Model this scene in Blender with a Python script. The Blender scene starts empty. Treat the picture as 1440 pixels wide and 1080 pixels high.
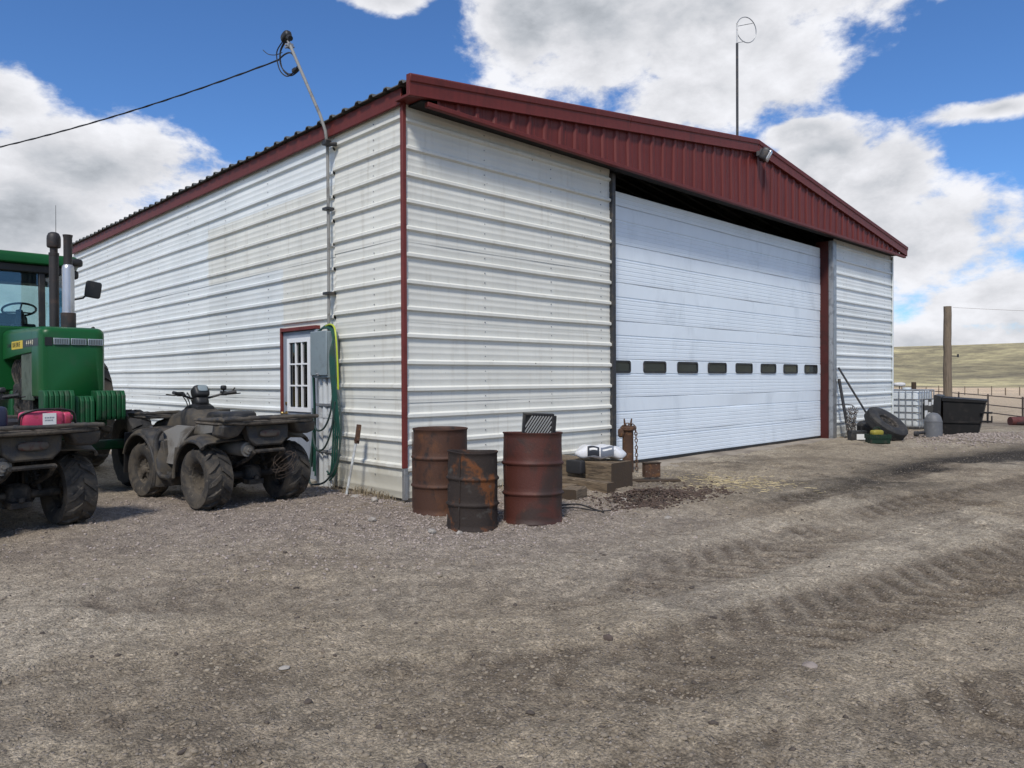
import bpy, math, random
import numpy as np
from mathutils import Vector, Matrix

# ------------------------------------------------------------------ camera, sky, sun, exposure
scn = bpy.context.scene
COL = scn.collection
cam_d = bpy.data.cameras.new('camera')
cam = bpy.data.objects.new('camera', cam_d); COL.objects.link(cam)
YAW, PITCH, ROLL = 0.771320, -0.006891, -0.004708
_F = Vector((math.sin(YAW)*math.cos(PITCH), math.cos(YAW)*math.cos(PITCH), math.sin(PITCH)))
_R = Vector((math.cos(YAW), -math.sin(YAW), 0)); _U = _R.cross(_F)
_R2 = math.cos(ROLL)*_R + math.sin(ROLL)*_U; _U2 = -math.sin(ROLL)*_R + math.cos(ROLL)*_U
cam.matrix_world = Matrix(((_R2.x, _U2.x, -_F.x, -5.14191), (_R2.y, _U2.y, -_F.y, -7.07969), (_R2.z, _U2.z, -_F.z, 1.375), (0, 0, 0, 1)))
cam_d.sensor_width = 36; cam_d.lens = 1043.39/1440*36
cam_d.clip_start = .05; cam_d.clip_end = 5000
scn.camera = cam
scn.view_settings.view_transform = 'Standard'; scn.view_settings.look = 'None'
scn.view_settings.exposure = 0.05; scn.view_settings.gamma = 1
scn.view_settings.use_curve_mapping = False
SUN_AZ, SUN_EL = math.radians(234), math.radians(48)

world = bpy.data.worlds.new('World'); scn.world = world; world.use_nodes = True
wn = world.node_tree; wn.nodes.clear()
def N(nt, typ, **kw):
    n = nt.nodes.new(typ)
    for k, v in kw.items(): setattr(n, k, v)
    return n
def setin(nt, sock, v):
    if isinstance(v, bpy.types.NodeSocket): nt.links.new(v, sock)
    else: sock.default_value = v
def MATH(nt, op, a, b=0.0, c=None, clamp=False):
    n = N(nt, 'ShaderNodeMath', operation=op, use_clamp=clamp)
    setin(nt, n.inputs[0], a); setin(nt, n.inputs[1], b)
    if c is not None: setin(nt, n.inputs[2], c)
    return n.outputs[0]
def VM(nt, op, a, b):
    n = N(nt, 'ShaderNodeVectorMath', operation=op)
    setin(nt, n.inputs[0], a); setin(nt, n.inputs[1], b)
    return n.outputs['Value'] if op in ('LENGTH', 'DOT_PRODUCT', 'DISTANCE') else n.outputs[0]
def MAPR(nt, v, a, b, c=0.0, d=1.0, smooth=True):
    n = N(nt, 'ShaderNodeMapRange', interpolation_type='SMOOTHSTEP' if smooth else 'LINEAR')
    setin(nt, n.inputs[0], v)
    for i, q in enumerate((a, b, c, d)): n.inputs[i+1].default_value = q
    return n.outputs[0]
def MIX(nt, f, a, b, mode='MIX'):
    n = N(nt, 'ShaderNodeMix', data_type='RGBA', blend_type=mode)
    setin(nt, n.inputs[0], f); setin(nt, n.inputs[6], a); setin(nt, n.inputs[7], b)
    return n.outputs[2]
def NOISE(nt, vec, scale, detail=4, rough=.55, dist=0.0):
    n = N(nt, 'ShaderNodeTexNoise'); n.noise_dimensions = '3D'
    setin(nt, n.inputs['Vector'], vec)
    n.inputs['Scale'].default_value = scale; n.inputs['Detail'].default_value = detail
    n.inputs['Roughness'].default_value = rough; n.inputs['Distortion'].default_value = dist
    return n.outputs[0]
def C4(c): return (c[0], c[1], c[2], 1.0)

def build_world():
    nt = wn
    d = N(nt, 'ShaderNodeTexCoord').outputs['Generated']
    sep = N(nt, 'ShaderNodeSeparateXYZ'); nt.links.new(d, sep.inputs[0])
    x, y, z = sep.outputs
    az = MATH(nt, 'MULTIPLY', MATH(nt, 'ARCTAN2', x, y), 57.29578)
    el = MATH(nt, 'MULTIPLY', MATH(nt, 'ARCSINE', MATH(nt, 'MAXIMUM', MATH(nt, 'MINIMUM', z, 1.0), -1.0)), 57.29578)
    ae = N(nt, 'ShaderNodeCombineXYZ'); nt.links.new(az, ae.inputs[0]); nt.links.new(el, ae.inputs[1])
    # cumulus banks: azimuth, elevation, half widths in degrees
    banks = [(45.5, 26.0, 4.8, 5.5), (51, 26, 8, 6.5), (59, 24, 9, 6.5), (68, 26.5, 8, 3.6), (58, 20.2, 7, 3.0), (72, 29, 7, 3.5),
             (67.5, 14.6, 4.0, 3.2), (71.5, 13.2, 4.3, 3.4), (72.3, 9.2, 6.2, 4.4), (79, 5.0, 7, 2.0), (74, 2.0, 7, 1.6), (84, 2.4, 9, 2.0), (62, 3, 10, 3), (65.5, 17, 3.0, 1.0), (77.5, 16.8, 4.2, .9),
             (8.5, 17.4, 4.6, 2.6), (15, 14.2, 8, 3.6), (25, 12.6, 8, 2.8), (10, 10.5, 14, 4.2), (10, 4.5, 18, 4), (34.8, 26.9, 3.2, 1.2), (26, 8, 8, 5), (40, 5, 25, 4),
             (-14, 16, 12, 8), (-32, 30, 14, 9), (-50, 12, 20, 8), (20, 46, 18, 9), (66, 50, 22, 9), (-10, 62, 30, 9),
             (100, 14, 14, 8), (122, 26, 16, 10), (148, 12, 18, 8), (165, 35, 16, 10), (-165, 16, 18, 9), (-145, 56, 22, 8),
             (-100, 22, 20, 10), (-75, 42, 16, 10), (-122, 9, 18, 7), (110, 52, 20, 10), (160, 66, 30, 9)]
    m = None
    for a, e, ra, re in banks:
        s = VM(nt, 'MULTIPLY', VM(nt, 'SUBTRACT', ae.outputs[0], (a, e, 0)), (1/ra, 1/re, 0))
        v = MATH(nt, 'SUBTRACT', 1.0, VM(nt, 'LENGTH', s, (0, 0, 0)))
        m = v if m is None else MATH(nt, 'SMOOTH_MAX', m, v, .22)
    m = MATH(nt, 'MAXIMUM', m, -1.2)
    p = VM(nt, 'MULTIPLY', d, (1, 1, 1.75))
    def dens(vec):
        n1 = NOISE(nt, vec, 6.5, 12, .58, .15)
        n2 = NOISE(nt, vec, 24.0, 9, .62, .2)
        return MATH(nt, 'ADD', MATH(nt, 'MULTIPLY', MATH(nt, 'SUBTRACT', n1, .5), 2.5), MATH(nt, 'MULTIPLY', MATH(nt, 'SUBTRACT', n2, .5), .95))
    n0 = dens(p)
    nl = dens(VM(nt, 'ADD', p, (-.016, -.016, .036)))
    D = MATH(nt, 'ADD', MATH(nt, 'MULTIPLY', m, 1.25), n0)
    alpha = MAPR(nt, D, -.14, .38)
    # sunlit tops, grey thick undersides
    relief = MATH(nt, 'SUBTRACT', n0, nl)
    big = NOISE(nt, VM(nt, 'ADD', p, (3.1, .4, 7.7)), 4.2, 5, .5)
    thick = MATH(nt, 'MULTIPLY', MAPR(nt, D, .2, 1.1), MAPR(nt, big, .38, .66, .25, 1.0))
    lum = MATH(nt, 'ADD', MATH(nt, 'SUBTRACT', .83, MATH(nt, 'MULTIPLY', thick, .31)), MATH(nt, 'MULTIPLY', relief, .30))
    lum = MATH(nt, 'MAXIMUM', MATH(nt, 'MINIMUM', lum, .90), .42)
    lum = MATH(nt, 'MULTIPLY', lum, 10.0)
    cc = N(nt, 'ShaderNodeCombineColor')
    t = MAPR(nt, lum, 3.6, 8.5)
    nt.links.new(MATH(nt, 'MULTIPLY', lum, MAPR(nt, t, 0, 1, .90, .99)), cc.inputs[0])
    nt.links.new(MATH(nt, 'MULTIPLY', lum, MAPR(nt, t, 0, 1, .96, 1.0)), cc.inputs[1])
    nt.links.new(MATH(nt, 'MULTIPLY', lum, 1.05), cc.inputs[2])
    sky = N(nt, 'ShaderNodeTexSky', sky_type='NISHITA')
    sky.sun_disc = False; sky.sun_elevation = SUN_EL; sky.sun_rotation = SUN_AZ
    sky.altitude = 900; sky.air_density = 1.0; sky.dust_density = .4; sky.ozone_density = 2.0
    skyc = MIX(nt, 1.0, sky.outputs[0], (.66, 1.0, 1.40, 1), 'MULTIPLY')
    up = MAPR(nt, el, -1.5, .5)
    col = MIX(nt, MATH(nt, 'MULTIPLY', alpha, up), skyc, cc.outputs[0])
    bg = N(nt, 'ShaderNodeBackground'); bg.inputs['Strength'].default_value = .10
    nt.links.new(col, bg.inputs['Color'])
    out = N(nt, 'ShaderNodeOutputWorld'); nt.links.new(bg.outputs[0], out.inputs[0])
build_world()

sl = bpy.data.lights.new('sun', 'SUN'); sun = bpy.data.objects.new('sun', sl); COL.objects.link(sun)
sl.energy = 3.0; sl.angle = math.radians(9); sl.color = (1.0, .94, .85)
_S = Vector((math.sin(SUN_AZ)*math.cos(SUN_EL), math.cos(SUN_AZ)*math.cos(SUN_EL), math.sin(SUN_EL)))
sun.rotation_euler = _S.to_track_quat('Z', 'Y').to_euler()
sun.location = _S*60
scn.cycles.max_bounces = 6; scn.cycles.transparent_max_bounces = 8
scn.cycles.use_denoising = True

# ------------------------------------------------------------------ mesh helpers
rng = random.Random(7)
nrng = np.random.default_rng(11)
class MB:
    def __init__(s): s.v = []; s.f = []; s.mi = []; s.cur = 0
    def add(s, vs, fs):
        b = len(s.v); s.v.extend([tuple(p) for p in vs])
        s.f.extend([tuple(i+b for i in f) for f in fs]); s.mi.extend([s.cur]*len(fs)); return s
    def box(s, x0, x1, y0, y1, z0, z1, mtx=None):
        vs = [Vector((x, y, z)) for z in (z0, z1) for y in (y0, y1) for x in (x0, x1)]
        if mtx is not None: vs = [mtx @ p for p in vs]
        return s.add(vs, [(0, 2, 3, 1), (4, 5, 7, 6), (0, 1, 5, 4), (2, 6, 7, 3), (0, 4, 6, 2), (1, 3, 7, 5)])
    def bar(s, p0, p1, w, h, up=(0, 0, 1)):
        p0 = Vector(p0); p1 = Vector(p1); d = (p1-p0); L = d.length; d.normalize()
        a = d.cross(Vector(up));
        if a.length < 1e-4: a = d.cross(Vector((1, 0, 0)))
        a.normalize(); b = a.cross(d)
        m = Matrix(((a.x, d.x, b.x, p0.x), (a.y, d.y, b.y, p0.y), (a.z, d.z, b.z, p0.z), (0, 0, 0, 1)))
        return s.box(-w/2, w/2, 0, L, -h/2, h/2, m)
    def tube(s, pts, r, n=8, closed=False, caps=True):
        P = [Vector(p) for p in pts]; m = len(P)
        rs = r if isinstance(r, (list, tuple)) else [r]*m
        vs = []; prev = None
        for i in range(m):
            if closed: t = P[(i+1) % m]-P[i-1]
            else: t = P[min(i+1, m-1)]-P[max(i-1, 0)]
            t = t.normalized() if t.length > 1e-9 else Vector((0, 0, 1))
            if prev is None:
                a = t.orthogonal().normalized()
            else:
                a = prev - t*prev.dot(t)
                a = a.normalized() if a.length > 1e-6 else t.orthogonal().normalized()
            prev = a; b = t.cross(a)
            for k in range(n):
                q = 2*math.pi*k/n
                vs.append(P[i]+(a*math.cos(q)+b*math.sin(q))*rs[i])
        fs = []
        for i in range(m if closed else m-1):
            j = (i+1) % m
            for k in range(n):
                k2 = (k+1) % n
                fs.append((i*n+k, i*n+k2, j*n+k2, j*n+k))
        if caps and not closed:
            fs.append(tuple(range(n-1, -1, -1))); fs.append(tuple((m-1)*n+k for k in range(n)))
        return s.add(vs, fs)
    def cyl(s, p0, p1, r0, r1=None, n=16, caps=True):
        return s.tube([p0, p1], [r0, r0 if r1 is None else r1], n, False, caps)
    def lathe(s, prof, n=32, mtx=None, fn=None):
        """prof: (radius, height) pairs; axis z"""
        vs = []
        for (r, z) in prof:
            for k in range(n):
                q = 2*math.pi*k/n
                p = Vector((r*math.cos(q), r*math.sin(q), z))
                if fn: p = fn(p, q)
                if mtx is not None: p = mtx @ p
                vs.append(p)
        fs = []
        for i in range(len(prof)-1):
            for k in range(n):
                k2 = (k+1) % n
                fs.append((i*n+k, i*n+k2, (i+1)*n+k2, (i+1)*n+k))
        return s.add(vs, fs)
    def sup(s, c, h, e1=.4, e2=.4, nu=28, nv=14, mtx=None, fn=None):
        """superellipsoid: a box with soft edges"""
        def pw(v, e): return math.copysign(abs(v)**e, v)
        vs = []
        for j in range(nv+1):
            t = -math.pi/2+math.pi*j/nv
            for i in range(nu):
                u = 2*math.pi*i/nu
                p = Vector((h[0]*pw(math.cos(t), e1)*pw(math.cos(u), e2), h[1]*pw(math.cos(t), e1)*pw(math.sin(u), e2), h[2]*pw(math.sin(t), e1)))
                if fn: p = fn(p)
                p = p+Vector(c)
                if mtx is not None: p = mtx @ p
                vs.append(p)
        fs = []
        for j in range(nv):
            for i in range(nu):
                i2 = (i+1) % nu
                fs.append((j*nu+i, j*nu+i2, (j+1)*nu+i2, (j+1)*nu+i))
        return s.add(vs, fs)
    def prism(s, poly, off):
        """closed 3-D polygon pushed along off"""
        n = len(poly); off = Vector(off)
        vs = [Vector(p) for p in poly]+[Vector(p)+off for p in poly]
        fs = [tuple(range(n-1, -1, -1)), tuple(range(n, 2*n))]
        for i in range(n):
            j = (i+1) % n; fs.append((i, j, n+j, n+i))
        return s.add(vs, fs)
    def loft(s, rings, caps=True, closed=True):
        n = len(rings[0]); vs = [p for r in rings for p in r]; fs = []
        for i in range(len(rings)-1):
            for k in range(n if closed else n-1):
                k2 = (k+1) % n; fs.append((i*n+k, i*n+k2, (i+1)*n+k2, (i+1)*n+k))
        if caps and closed:
            fs.append(tuple(range(n-1, -1, -1))); fs.append(tuple((len(rings)-1)*n+k for k in range(n)))
        return s.add(vs, fs)
    def wob(s, amp, scale, seed=0):
        v = np.array([tuple(p) for p in s.v]); o = np.array([vnoise3(v*scale+seed+17*k)-.5 for k in range(3)]).T
        s.v = [tuple(p) for p in (v+o*2*amp)]; return s
    def mesh(s, name, mats, smooth=35):
        me = bpy.data.meshes.new(name)
        me.from_pydata([tuple(p) for p in s.v], [], s.f)
        for m in (mats if isinstance(mats, (list, tuple)) else [mats]): me.materials.append(m)
        if any(s.mi): me.polygons.foreach_set('material_index', s.mi)
        if smooth:
            me.polygons.foreach_set('use_smooth', [True]*len(me.polygons))
            me.set_sharp_from_angle(angle=math.radians(smooth))
        me.update(); return me
    def build(s, name, mats, parent=None, bevel=0, smooth=35, loc=None, fixn=False):
        me = s.mesh(name, mats, smooth)
        if fixn:
            import bmesh
            bm = bmesh.new(); bm.from_mesh(me); bmesh.ops.recalc_face_normals(bm, faces=bm.faces); bm.to_mesh(me); bm.free()
        o = bpy.data.objects.new(name, me); COL.objects.link(o)
        if parent is not None: o.parent = parent
        if loc is not None: o.location = loc
        if bevel:
            b = o.modifiers.new('edge', 'BEVEL'); b.width = bevel; b.segments = 2; b.limit_method = 'ANGLE'; b.angle_limit = math.radians(50)
        return o
def _h(ix, iy, iz):
    n = (ix.astype(np.int64)*374761393+iy.astype(np.int64)*668265263+iz.astype(np.int64)*2147483647) & 0xffffffff
    n = ((n ^ (n >> 13))*1274126177) & 0xffffffff
    return ((n ^ (n >> 16)) & 0xffff)/65535.0
def vnoise3(p):
    p = np.asarray(p, float); i = np.floor(p); f = p-i; u = f*f*(3-2*f); i = i.astype(np.int64)
    r = 0
    for dx in (0, 1):
        for dy in (0, 1):
            for dz in (0, 1):
                w = (u[:, 0] if dx else 1-u[:, 0])*(u[:, 1] if dy else 1-u[:, 1])*(u[:, 2] if dz else 1-u[:, 2])
                r = r+w*_h(i[:, 0]+dx, i[:, 1]+dy, i[:, 2]+dz)
    return r
def vn2(x, y, s, seed=0): return vnoise3(np.stack([x*s, y*s, np.full_like(x, seed*3.7+.5)], -1))
def fbm2(x, y, s, o=4, seed=0):
    r = 0; a = .5
    for k in range(o): r = r+a*vn2(x+31*k, y-17*k, s*2**k, seed+k); a *= .5
    return r/(1-.5**o)
def sst(a, b, t): t = np.clip((t-a)/(b-a), 0, 1); return t*t*(3-2*t)

def thing(name, label, cat, loc=(0, 0, 0), rz=0.0, group=None):
    o = bpy.data.objects.new(name, None); COL.objects.link(o)
    o.location = loc; o.rotation_euler = (0, 0, rz); o.empty_display_size = .1
    return tag(o, label, cat, group)
def tag(o, label=None, cat=None, group=None, kind=None):
    if label: o['label'] = label
    if cat: o['category'] = cat
    if group: o['group'] = group
    if kind: o['kind'] = kind
    return o
def kids(o): return [c for c in COL.objects if c.parent == o]
def copy_tree(o, parent=None):
    c = o.copy(); COL.objects.link(c)
    if parent is not None: c.parent = parent
    for ch in kids(o): copy_tree(ch, c)
    return c
def part(name, parent):
    o = bpy.data.objects.new(name, None); COL.objects.link(o); o.parent = parent; o.empty_display_size = .05; return o

# ------------------------------------------------------------------ materials
def mat(name, base, rough=.6, metal=0.0, c2=None, t2=(.5, .62), s2=4.0, c3=None, t3=(.55, .7), s3=14.0, var=.12, vs=2.5,
        bump=0.0, bs=60.0, stretch=(1, 1, 1), spec=.5, objvar=0.0, rough2=None, d2=6):
    m = bpy.data.materials.new(name); m.use_nodes = True; nt = m.node_tree
    b = nt.nodes['Principled BSDF']
    tc = N(nt, 'ShaderNodeTexCoord'); v = VM(nt, 'MULTIPLY', tc.outputs['Object'], stretch)
    oi = N(nt, 'ShaderNodeObjectInfo')
    rv = N(nt, 'ShaderNodeCombineXYZ'); nt.links.new(MATH(nt, 'MULTIPLY', oi.outputs['Random'], 40.0), rv.inputs[0])
    v = VM(nt, 'ADD', v, rv.outputs[0])
    n1 = NOISE(nt, v, vs, 5, .6)
    k = MAPR(nt, n1, .25, .75, 1-var, 1+var, smooth=False)
    if objvar: k = MATH(nt, 'MULTIPLY', k, MAPR(nt, oi.outputs['Random'], 0, 1, 1-objvar, 1+objvar, smooth=False))
    g = N(nt, 'ShaderNodeCombineXYZ')
    for i in range(3): nt.links.new(k, g.inputs[i])
    col = MIX(nt, 1.0, C4(base), g.outputs[0], 'MULTIPLY')
    f2 = None
    if c2 is not None:
        f2 = MAPR(nt, NOISE(nt, v, s2, d2, .62, .4), t2[0], t2[1]); col = MIX(nt, f2, col, C4(c2))
    if c3 is not None:
        f3 = MAPR(nt, NOISE(nt, VM(nt, 'ADD', v, (5.3, 1.7, 9.1)), s3, 6, .65), t3[0], t3[1]); col = MIX(nt, f3, col, C4(c3))
    nt.links.new(col, b.inputs['Base Color'])
    if rough2 is not None and f2 is not None: nt.links.new(MAPR(nt, f2, 0, 1, rough, rough2), b.inputs['Roughness'])
    else: b.inputs['Roughness'].default_value = rough
    b.inputs['Metallic'].default_value = metal; b.inputs['Specular IOR Level'].default_value = spec
    if bump:
        bp = N(nt, 'ShaderNodeBump'); bp.inputs['Strength'].default_value = bump; bp.inputs['Distance'].default_value = .01
        nt.links.new(NOISE(nt, v, bs, 5, .65), bp.inputs['Height']); nt.links.new(bp.outputs[0], b.inputs['Normal'])
    return m
def glass(name, tint, refl=.06, rough=.03):
    m = bpy.data.materials.new(name); m.use_nodes = True; nt = m.node_tree; nt.nodes.clear()
    tr = N(nt, 'ShaderNodeBsdfTransparent'); tr.inputs[0].default_value = C4(tint)
    gl = N(nt, 'ShaderNodeBsdfGlossy'); gl.inputs['Roughness'].default_value = rough
    fr = N(nt, 'ShaderNodeFresnel'); fr.inputs[0].default_value = 1.5
    mx = N(nt, 'ShaderNodeMixShader'); nt.links.new(MATH(nt, 'ADD', fr.outputs[0], refl, clamp=True), mx.inputs[0])
    nt.links.new(tr.outputs[0], mx.inputs[1]); nt.links.new(gl.outputs[0], mx.inputs[2])
    o = N(nt, 'ShaderNodeOutputMaterial'); nt.links.new(mx.outputs[0], o.inputs[0]); return m

def wall_mat(name, base, dirt, amount):
    """painted ribbed sheet: faded paint, rain streaks, mud splash near the ground, chipped spots"""
    m = bpy.data.materials.new(name); m.use_nodes = True; nt = m.node_tree; b = nt.nodes['Principled BSDF']
    tc = N(nt, 'ShaderNodeTexCoord'); P = tc.outputs['Object']
    oi = N(nt, 'ShaderNodeObjectInfo')
    k = MATH(nt, 'MULTIPLY', MAPR(nt, NOISE(nt, P, 1.1, 5, .6), .25, .75, .93, 1.05), MAPR(nt, oi.outputs['Random'], 0, 1, .95, 1.04, smooth=False))
    g = N(nt, 'ShaderNodeCombineXYZ')
    for i in range(3): nt.links.new(k, g.inputs[i])
    col = MIX(nt, 1.0, C4(base), g.outputs[0], 'MULTIPLY')
    st = NOISE(nt, VM(nt, 'MULTIPLY', P, (9, 9, .7)), 1.0, 6, .65)
    col = MIX(nt, MATH(nt, 'MULTIPLY', MAPR(nt, st, .5, .78), amount), col, C4(dirt))
    sp = N(nt, 'ShaderNodeSeparateXYZ'); nt.links.new(P, sp.inputs[0])
    # mud thrown up by rain: a ragged tide line, worn patches above it
    hgt = MATH(nt, 'SUBTRACT', sp.outputs[2], MATH(nt, 'MULTIPLY', NOISE(nt, P, 3.0, 6, .7), .9))
    col = MIX(nt, MATH(nt, 'MULTIPLY', MAPR(nt, hgt, .02, -.34), .55), col, (.42, .385, .29, 1))
    ch = N(nt, 'ShaderNodeTexVoronoi'); ch.inputs['Scale'].default_value = 7.0; nt.links.new(P, ch.inputs['Vector'])
    spot = MATH(nt, 'MULTIPLY', MAPR(nt, ch.outputs['Distance'], .085, .045), MAPR(nt, NOISE(nt, P, 1.7, 3, .5), .57, .63))
    col = MIX(nt, spot, col, (.05, .04, .035, 1))
    nt.links.new(col, b.inputs['Base Color']); b.inputs['Roughness'].default_value = .48; b.inputs['Specular IOR Level'].default_value = .4
    bp = N(nt, 'ShaderNodeBump'); bp.inputs['Strength'].default_value = .45; bp.inputs['Distance'].default_value = .016
    nt.links.new(NOISE(nt, P, 3.2, 4, .5), bp.inputs['Height']); nt.links.new(bp.outputs[0], b.inputs['Normal'])
    return m

M_wall = wall_mat('aged_cream_sheet', (.715, .715, .655), (.45, .42, .345), .42)
M_wall2 = wall_mat('white_sheet', (.74, .775, .77), (.54, .55, .52), .28)
M_door = mat('white_door_paint', (.76, .835, .90), .38, c2=(.64, .71, .77), t2=(.52, .75), s2=1.6, var=.04, stretch=(1, 1, .5), c3=(.35, .36, .36), t3=(.72, .8), s3=7)
M_red = mat('oxide_red_paint', (.125, .020, .016), .5, spec=.3, c2=(.085, .016, .013), t2=(.5, .75), s2=2.0, stretch=(6, 6, .6), var=.14, c3=(.30, .18, .16), t3=(.73, .79), s3=18)
M_redt = mat('oxide_red_trim', (.155, .032, .028), .55, spec=.3, c2=(.10, .022, .02), t2=(.5, .7), s2=3.0, c3=(.4, .3, .27), t3=(.68, .76), s3=22)
M_roof = mat('weathered_roof_sheet', (.13, .135, .125), .5, .3, c2=(.08, .085, .075), s2=3)
M_galv = mat('galvanised_steel', (.36, .37, .38), .42, .55, c2=(.25, .26, .27), s2=7, c3=(.2, .16, .13), t3=(.68, .78), s3=11)
M_dsteel = mat('dark_steel', (.045, .046, .05), .5, .3, c2=(.08, .07, .06), s2=8)
M_void = mat('soffit_shade_black', (.012, .012, .012), .9)  # shade of the open gap under the gable, put into the soffit colour
M_pane = glass('dark_window_glass', (.10, .12, .12), .04)
M_cabglass = glass('cab_glass', (.82, .92, .92), .04)
M_pvc = mat('grey_conduit', (.52, .54, .54), .45, c2=(.33, .33, .32), s2=5)
M_boxgrey = mat('grey_enamel_box', (.22, .27, .29), .45, c2=(.17, .20, .21), s2=5, t2=(.5, .75))
M_doorgrey = mat('grey_door_paint', (.28, .315, .37), .5, c2=(.22, .24, .27), t2=(.55, .75), s2=3)
M_wtrim = mat('white_window_trim', (.78, .79, .80), .4, var=.03)
M_brass = mat('tarnished_brass', (.35, .25, .10), .35, .9)
M_black = mat('black_plastic', (.016, .016, .017), .5, c2=(.06, .052, .042), t2=(.5, .75), s2=6)
M_rubber = mat('black_rubber', (.020, .020, .021), .75, c2=(.05, .046, .040), t2=(.45, .7), s2=5, bump=.2, bs=60)
M_mudrub = mat('muddy_tyre_rubber', (.035, .033, .031), .92, c2=(.085, .072, .056), t2=(.40, .60), s2=6, c3=(.15, .13, .105), t3=(.58, .72), s3=16, bump=.7, bs=70)
M_mud = mat('mud_spattered_plastic', (.028, .028, .029), .6, c2=(.092, .077, .057), t2=(.36, .68), s2=6, c3=(.14, .12, .092), t3=(.60, .76), s3=42, bump=.5, bs=55, rough2=.95)
M_caked = mat('caked_mud', (.105, .088, .068), .97, c2=(.045, .039, .032), t2=(.45, .6), s2=9, c3=(.16, .14, .11), t3=(.56, .68), s3=30, bump=1.0, bs=45)
M_greyp = mat('dusty_grey_plastic', (.20, .193, .178), .55, c2=(.085, .072, .056), t2=(.45, .68), s2=3.5, c3=(.22, .20, .175), t3=(.6, .76), s3=25, bump=.2)
M_frame = mat('greasy_frame_steel', (.022, .021, .02), .7, .2, c2=(.085, .072, .058), t2=(.44, .64), s2=9, bump=.6, bs=50)
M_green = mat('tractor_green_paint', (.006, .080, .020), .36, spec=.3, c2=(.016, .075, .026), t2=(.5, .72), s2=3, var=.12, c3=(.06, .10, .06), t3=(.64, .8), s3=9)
M_greend = mat('dusty_green_weight', (.008, .075, .026), .55, spec=.3, c2=(.035, .065, .038), t2=(.5, .7), s2=6)
M_screen = mat('dusty_side_screen', (.085, .11, .085), .8, c2=(.05, .07, .05), s2=6)
M_yellow = mat('yellow_decal', (.62, .46, .03), .5, c2=(.35, .28, .05), t2=(.52, .7), s2=14)
M_dec = mat('black_decal', (.012, .012, .012), .4)
M_letter = mat('pale_lettering', (.7, .66, .5), .5)
M_chrome = mat('muffler_shell', (.50, .51, .53), .34, .75, c2=(.30, .30, .31), t2=(.45, .7), s2=4, stretch=(1, 1, .3))
M_stack = mat('black_stack_paint', (.03, .027, .027), .55, .2, c2=(.07, .045, .035), t2=(.5, .7), s2=6)
M_lamp = mat('lamp_glass', (.55, .57, .58), .18, .3)
M_rustA = mat('brown_barrel_rust', (.072, .032, .019), .7, c2=(.17, .066, .022), t2=(.5, .72), s2=2.4, c3=(.024, .017, .015), t3=(.52, .7), s3=8, bump=.35, bs=50, stretch=(1, 1, .7), metal=.15)
M_rustB = mat('scorched_barrel_rust', (.030, .021, .017), .8, c2=(.15, .052, .015), t2=(.53, .64), s2=3.4, c3=(.085, .08, .07), t3=(.58, .74), s3=6, bump=.5, bs=45, metal=.15)
M_rustC = mat('red_barrel_rust', (.082, .024, .016), .62, c2=(.042, .023, .018), t2=(.45, .62), s2=2.6, c3=(.10, .042, .025), t3=(.60, .74), s3=9, bump=.3, bs=50, metal=.15)
M_rust = mat('brown_rust', (.075, .038, .022), .85, c2=(.16, .075, .03), t2=(.52, .68), s2=14, c3=(.22, .20, .17), t3=(.62, .7), s3=30, bump=.8, bs=60)
M_tie = mat('weathered_timber', (.17, .125, .08), .9, c2=(.075, .055, .036), t2=(.45, .62), s2=3, stretch=(1, 9, 9), c3=(.27, .215, .145), t3=(.55, .7), s3=5, bump=.7, bs=12)
M_tied = mat('dark_timber_end', (.055, .037, .023), .92, c2=(.05, .035, .024), s2=9, bump=.6, bs=30)
M_bag = mat('white_bag_film', (.72, .73, .75), .35, c2=(.50, .52, .55), t2=(.55, .7), s2=9)
M_print = mat('dark_print', (.03, .035, .045), .4)
M_print2 = mat('grey_print', (.16, .18, .22), .4)
M_chain = mat('worn_chain_steel', (.26, .25, .24), .45, .6, c2=(.10, .07, .05), t2=(.45, .6), s2=20)
M_chainr = mat('rusty_chain', (.10, .06, .04), .8, .2, c2=(.2, .12, .07), s2=20)
M_hose = mat('green_hose', (.012, .065, .048), .4, c2=(.02, .05, .035), s2=4)
M_hosey = mat('yellow_hose', (.42, .50, .03), .4)
M_hosed = mat('dark_hose', (.03, .05, .045), .45)
M_pole = mat('weathered_pole_wood', (.20, .155, .11), .9, c2=(.12, .095, .07), t2=(.45, .65), s2=5, stretch=(6, 6, .5), bump=.6, bs=20)
M_tank = mat('milky_tank_plastic', (.62, .66, .68), .35, var=.05, c2=(.52, .56, .58), s2=3)
M_dump = mat('dark_dumpster_paint', (.012, .0115, .0115), .6, spec=.25, c2=(.028, .024, .022), t2=(.5, .7), s2=4, c3=(.08, .04, .03), t3=(.68, .78), s3=9)
M_gtank = mat('grey_tank_paint', (.13, .135, .145), .55, c2=(.20, .20, .20), t2=(.5, .75), s2=6)
M_toolg = mat('green_toolbox', (.009, .028, .016), .65, spec=.3, c2=(.03, .034, .024), s2=10)
M_yel = mat('dull_yellow_plastic', (.28, .235, .03), .55)
M_pink = mat('faded_red_plastic', (.52, .05, .12), .45, c2=(.33, .04, .06), s2=8)
M_navy = mat('navy_plastic', (.02, .025, .055), .45)
M_label = mat('white_label', (.70, .70, .68), .5, var=.03)
M_conc = mat('dirty_concrete', (.31, .265, .21), .92, c2=(.19, .155, .12), t2=(.42, .62), s2=1.4, c3=(.30, .27, .23), t3=(.6, .75), s3=6, bump=.4, bs=40)
M_found = mat('concrete_footing', (.33, .31, .27), .9, c2=(.2, .18, .15), s2=3, bump=.4, bs=30)
M_stone = mat('yard_stone', (.27, .228, .20), .92, c2=(.19, .158, .138), s2=9, objvar=.35, bump=.4, bs=40)
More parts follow.
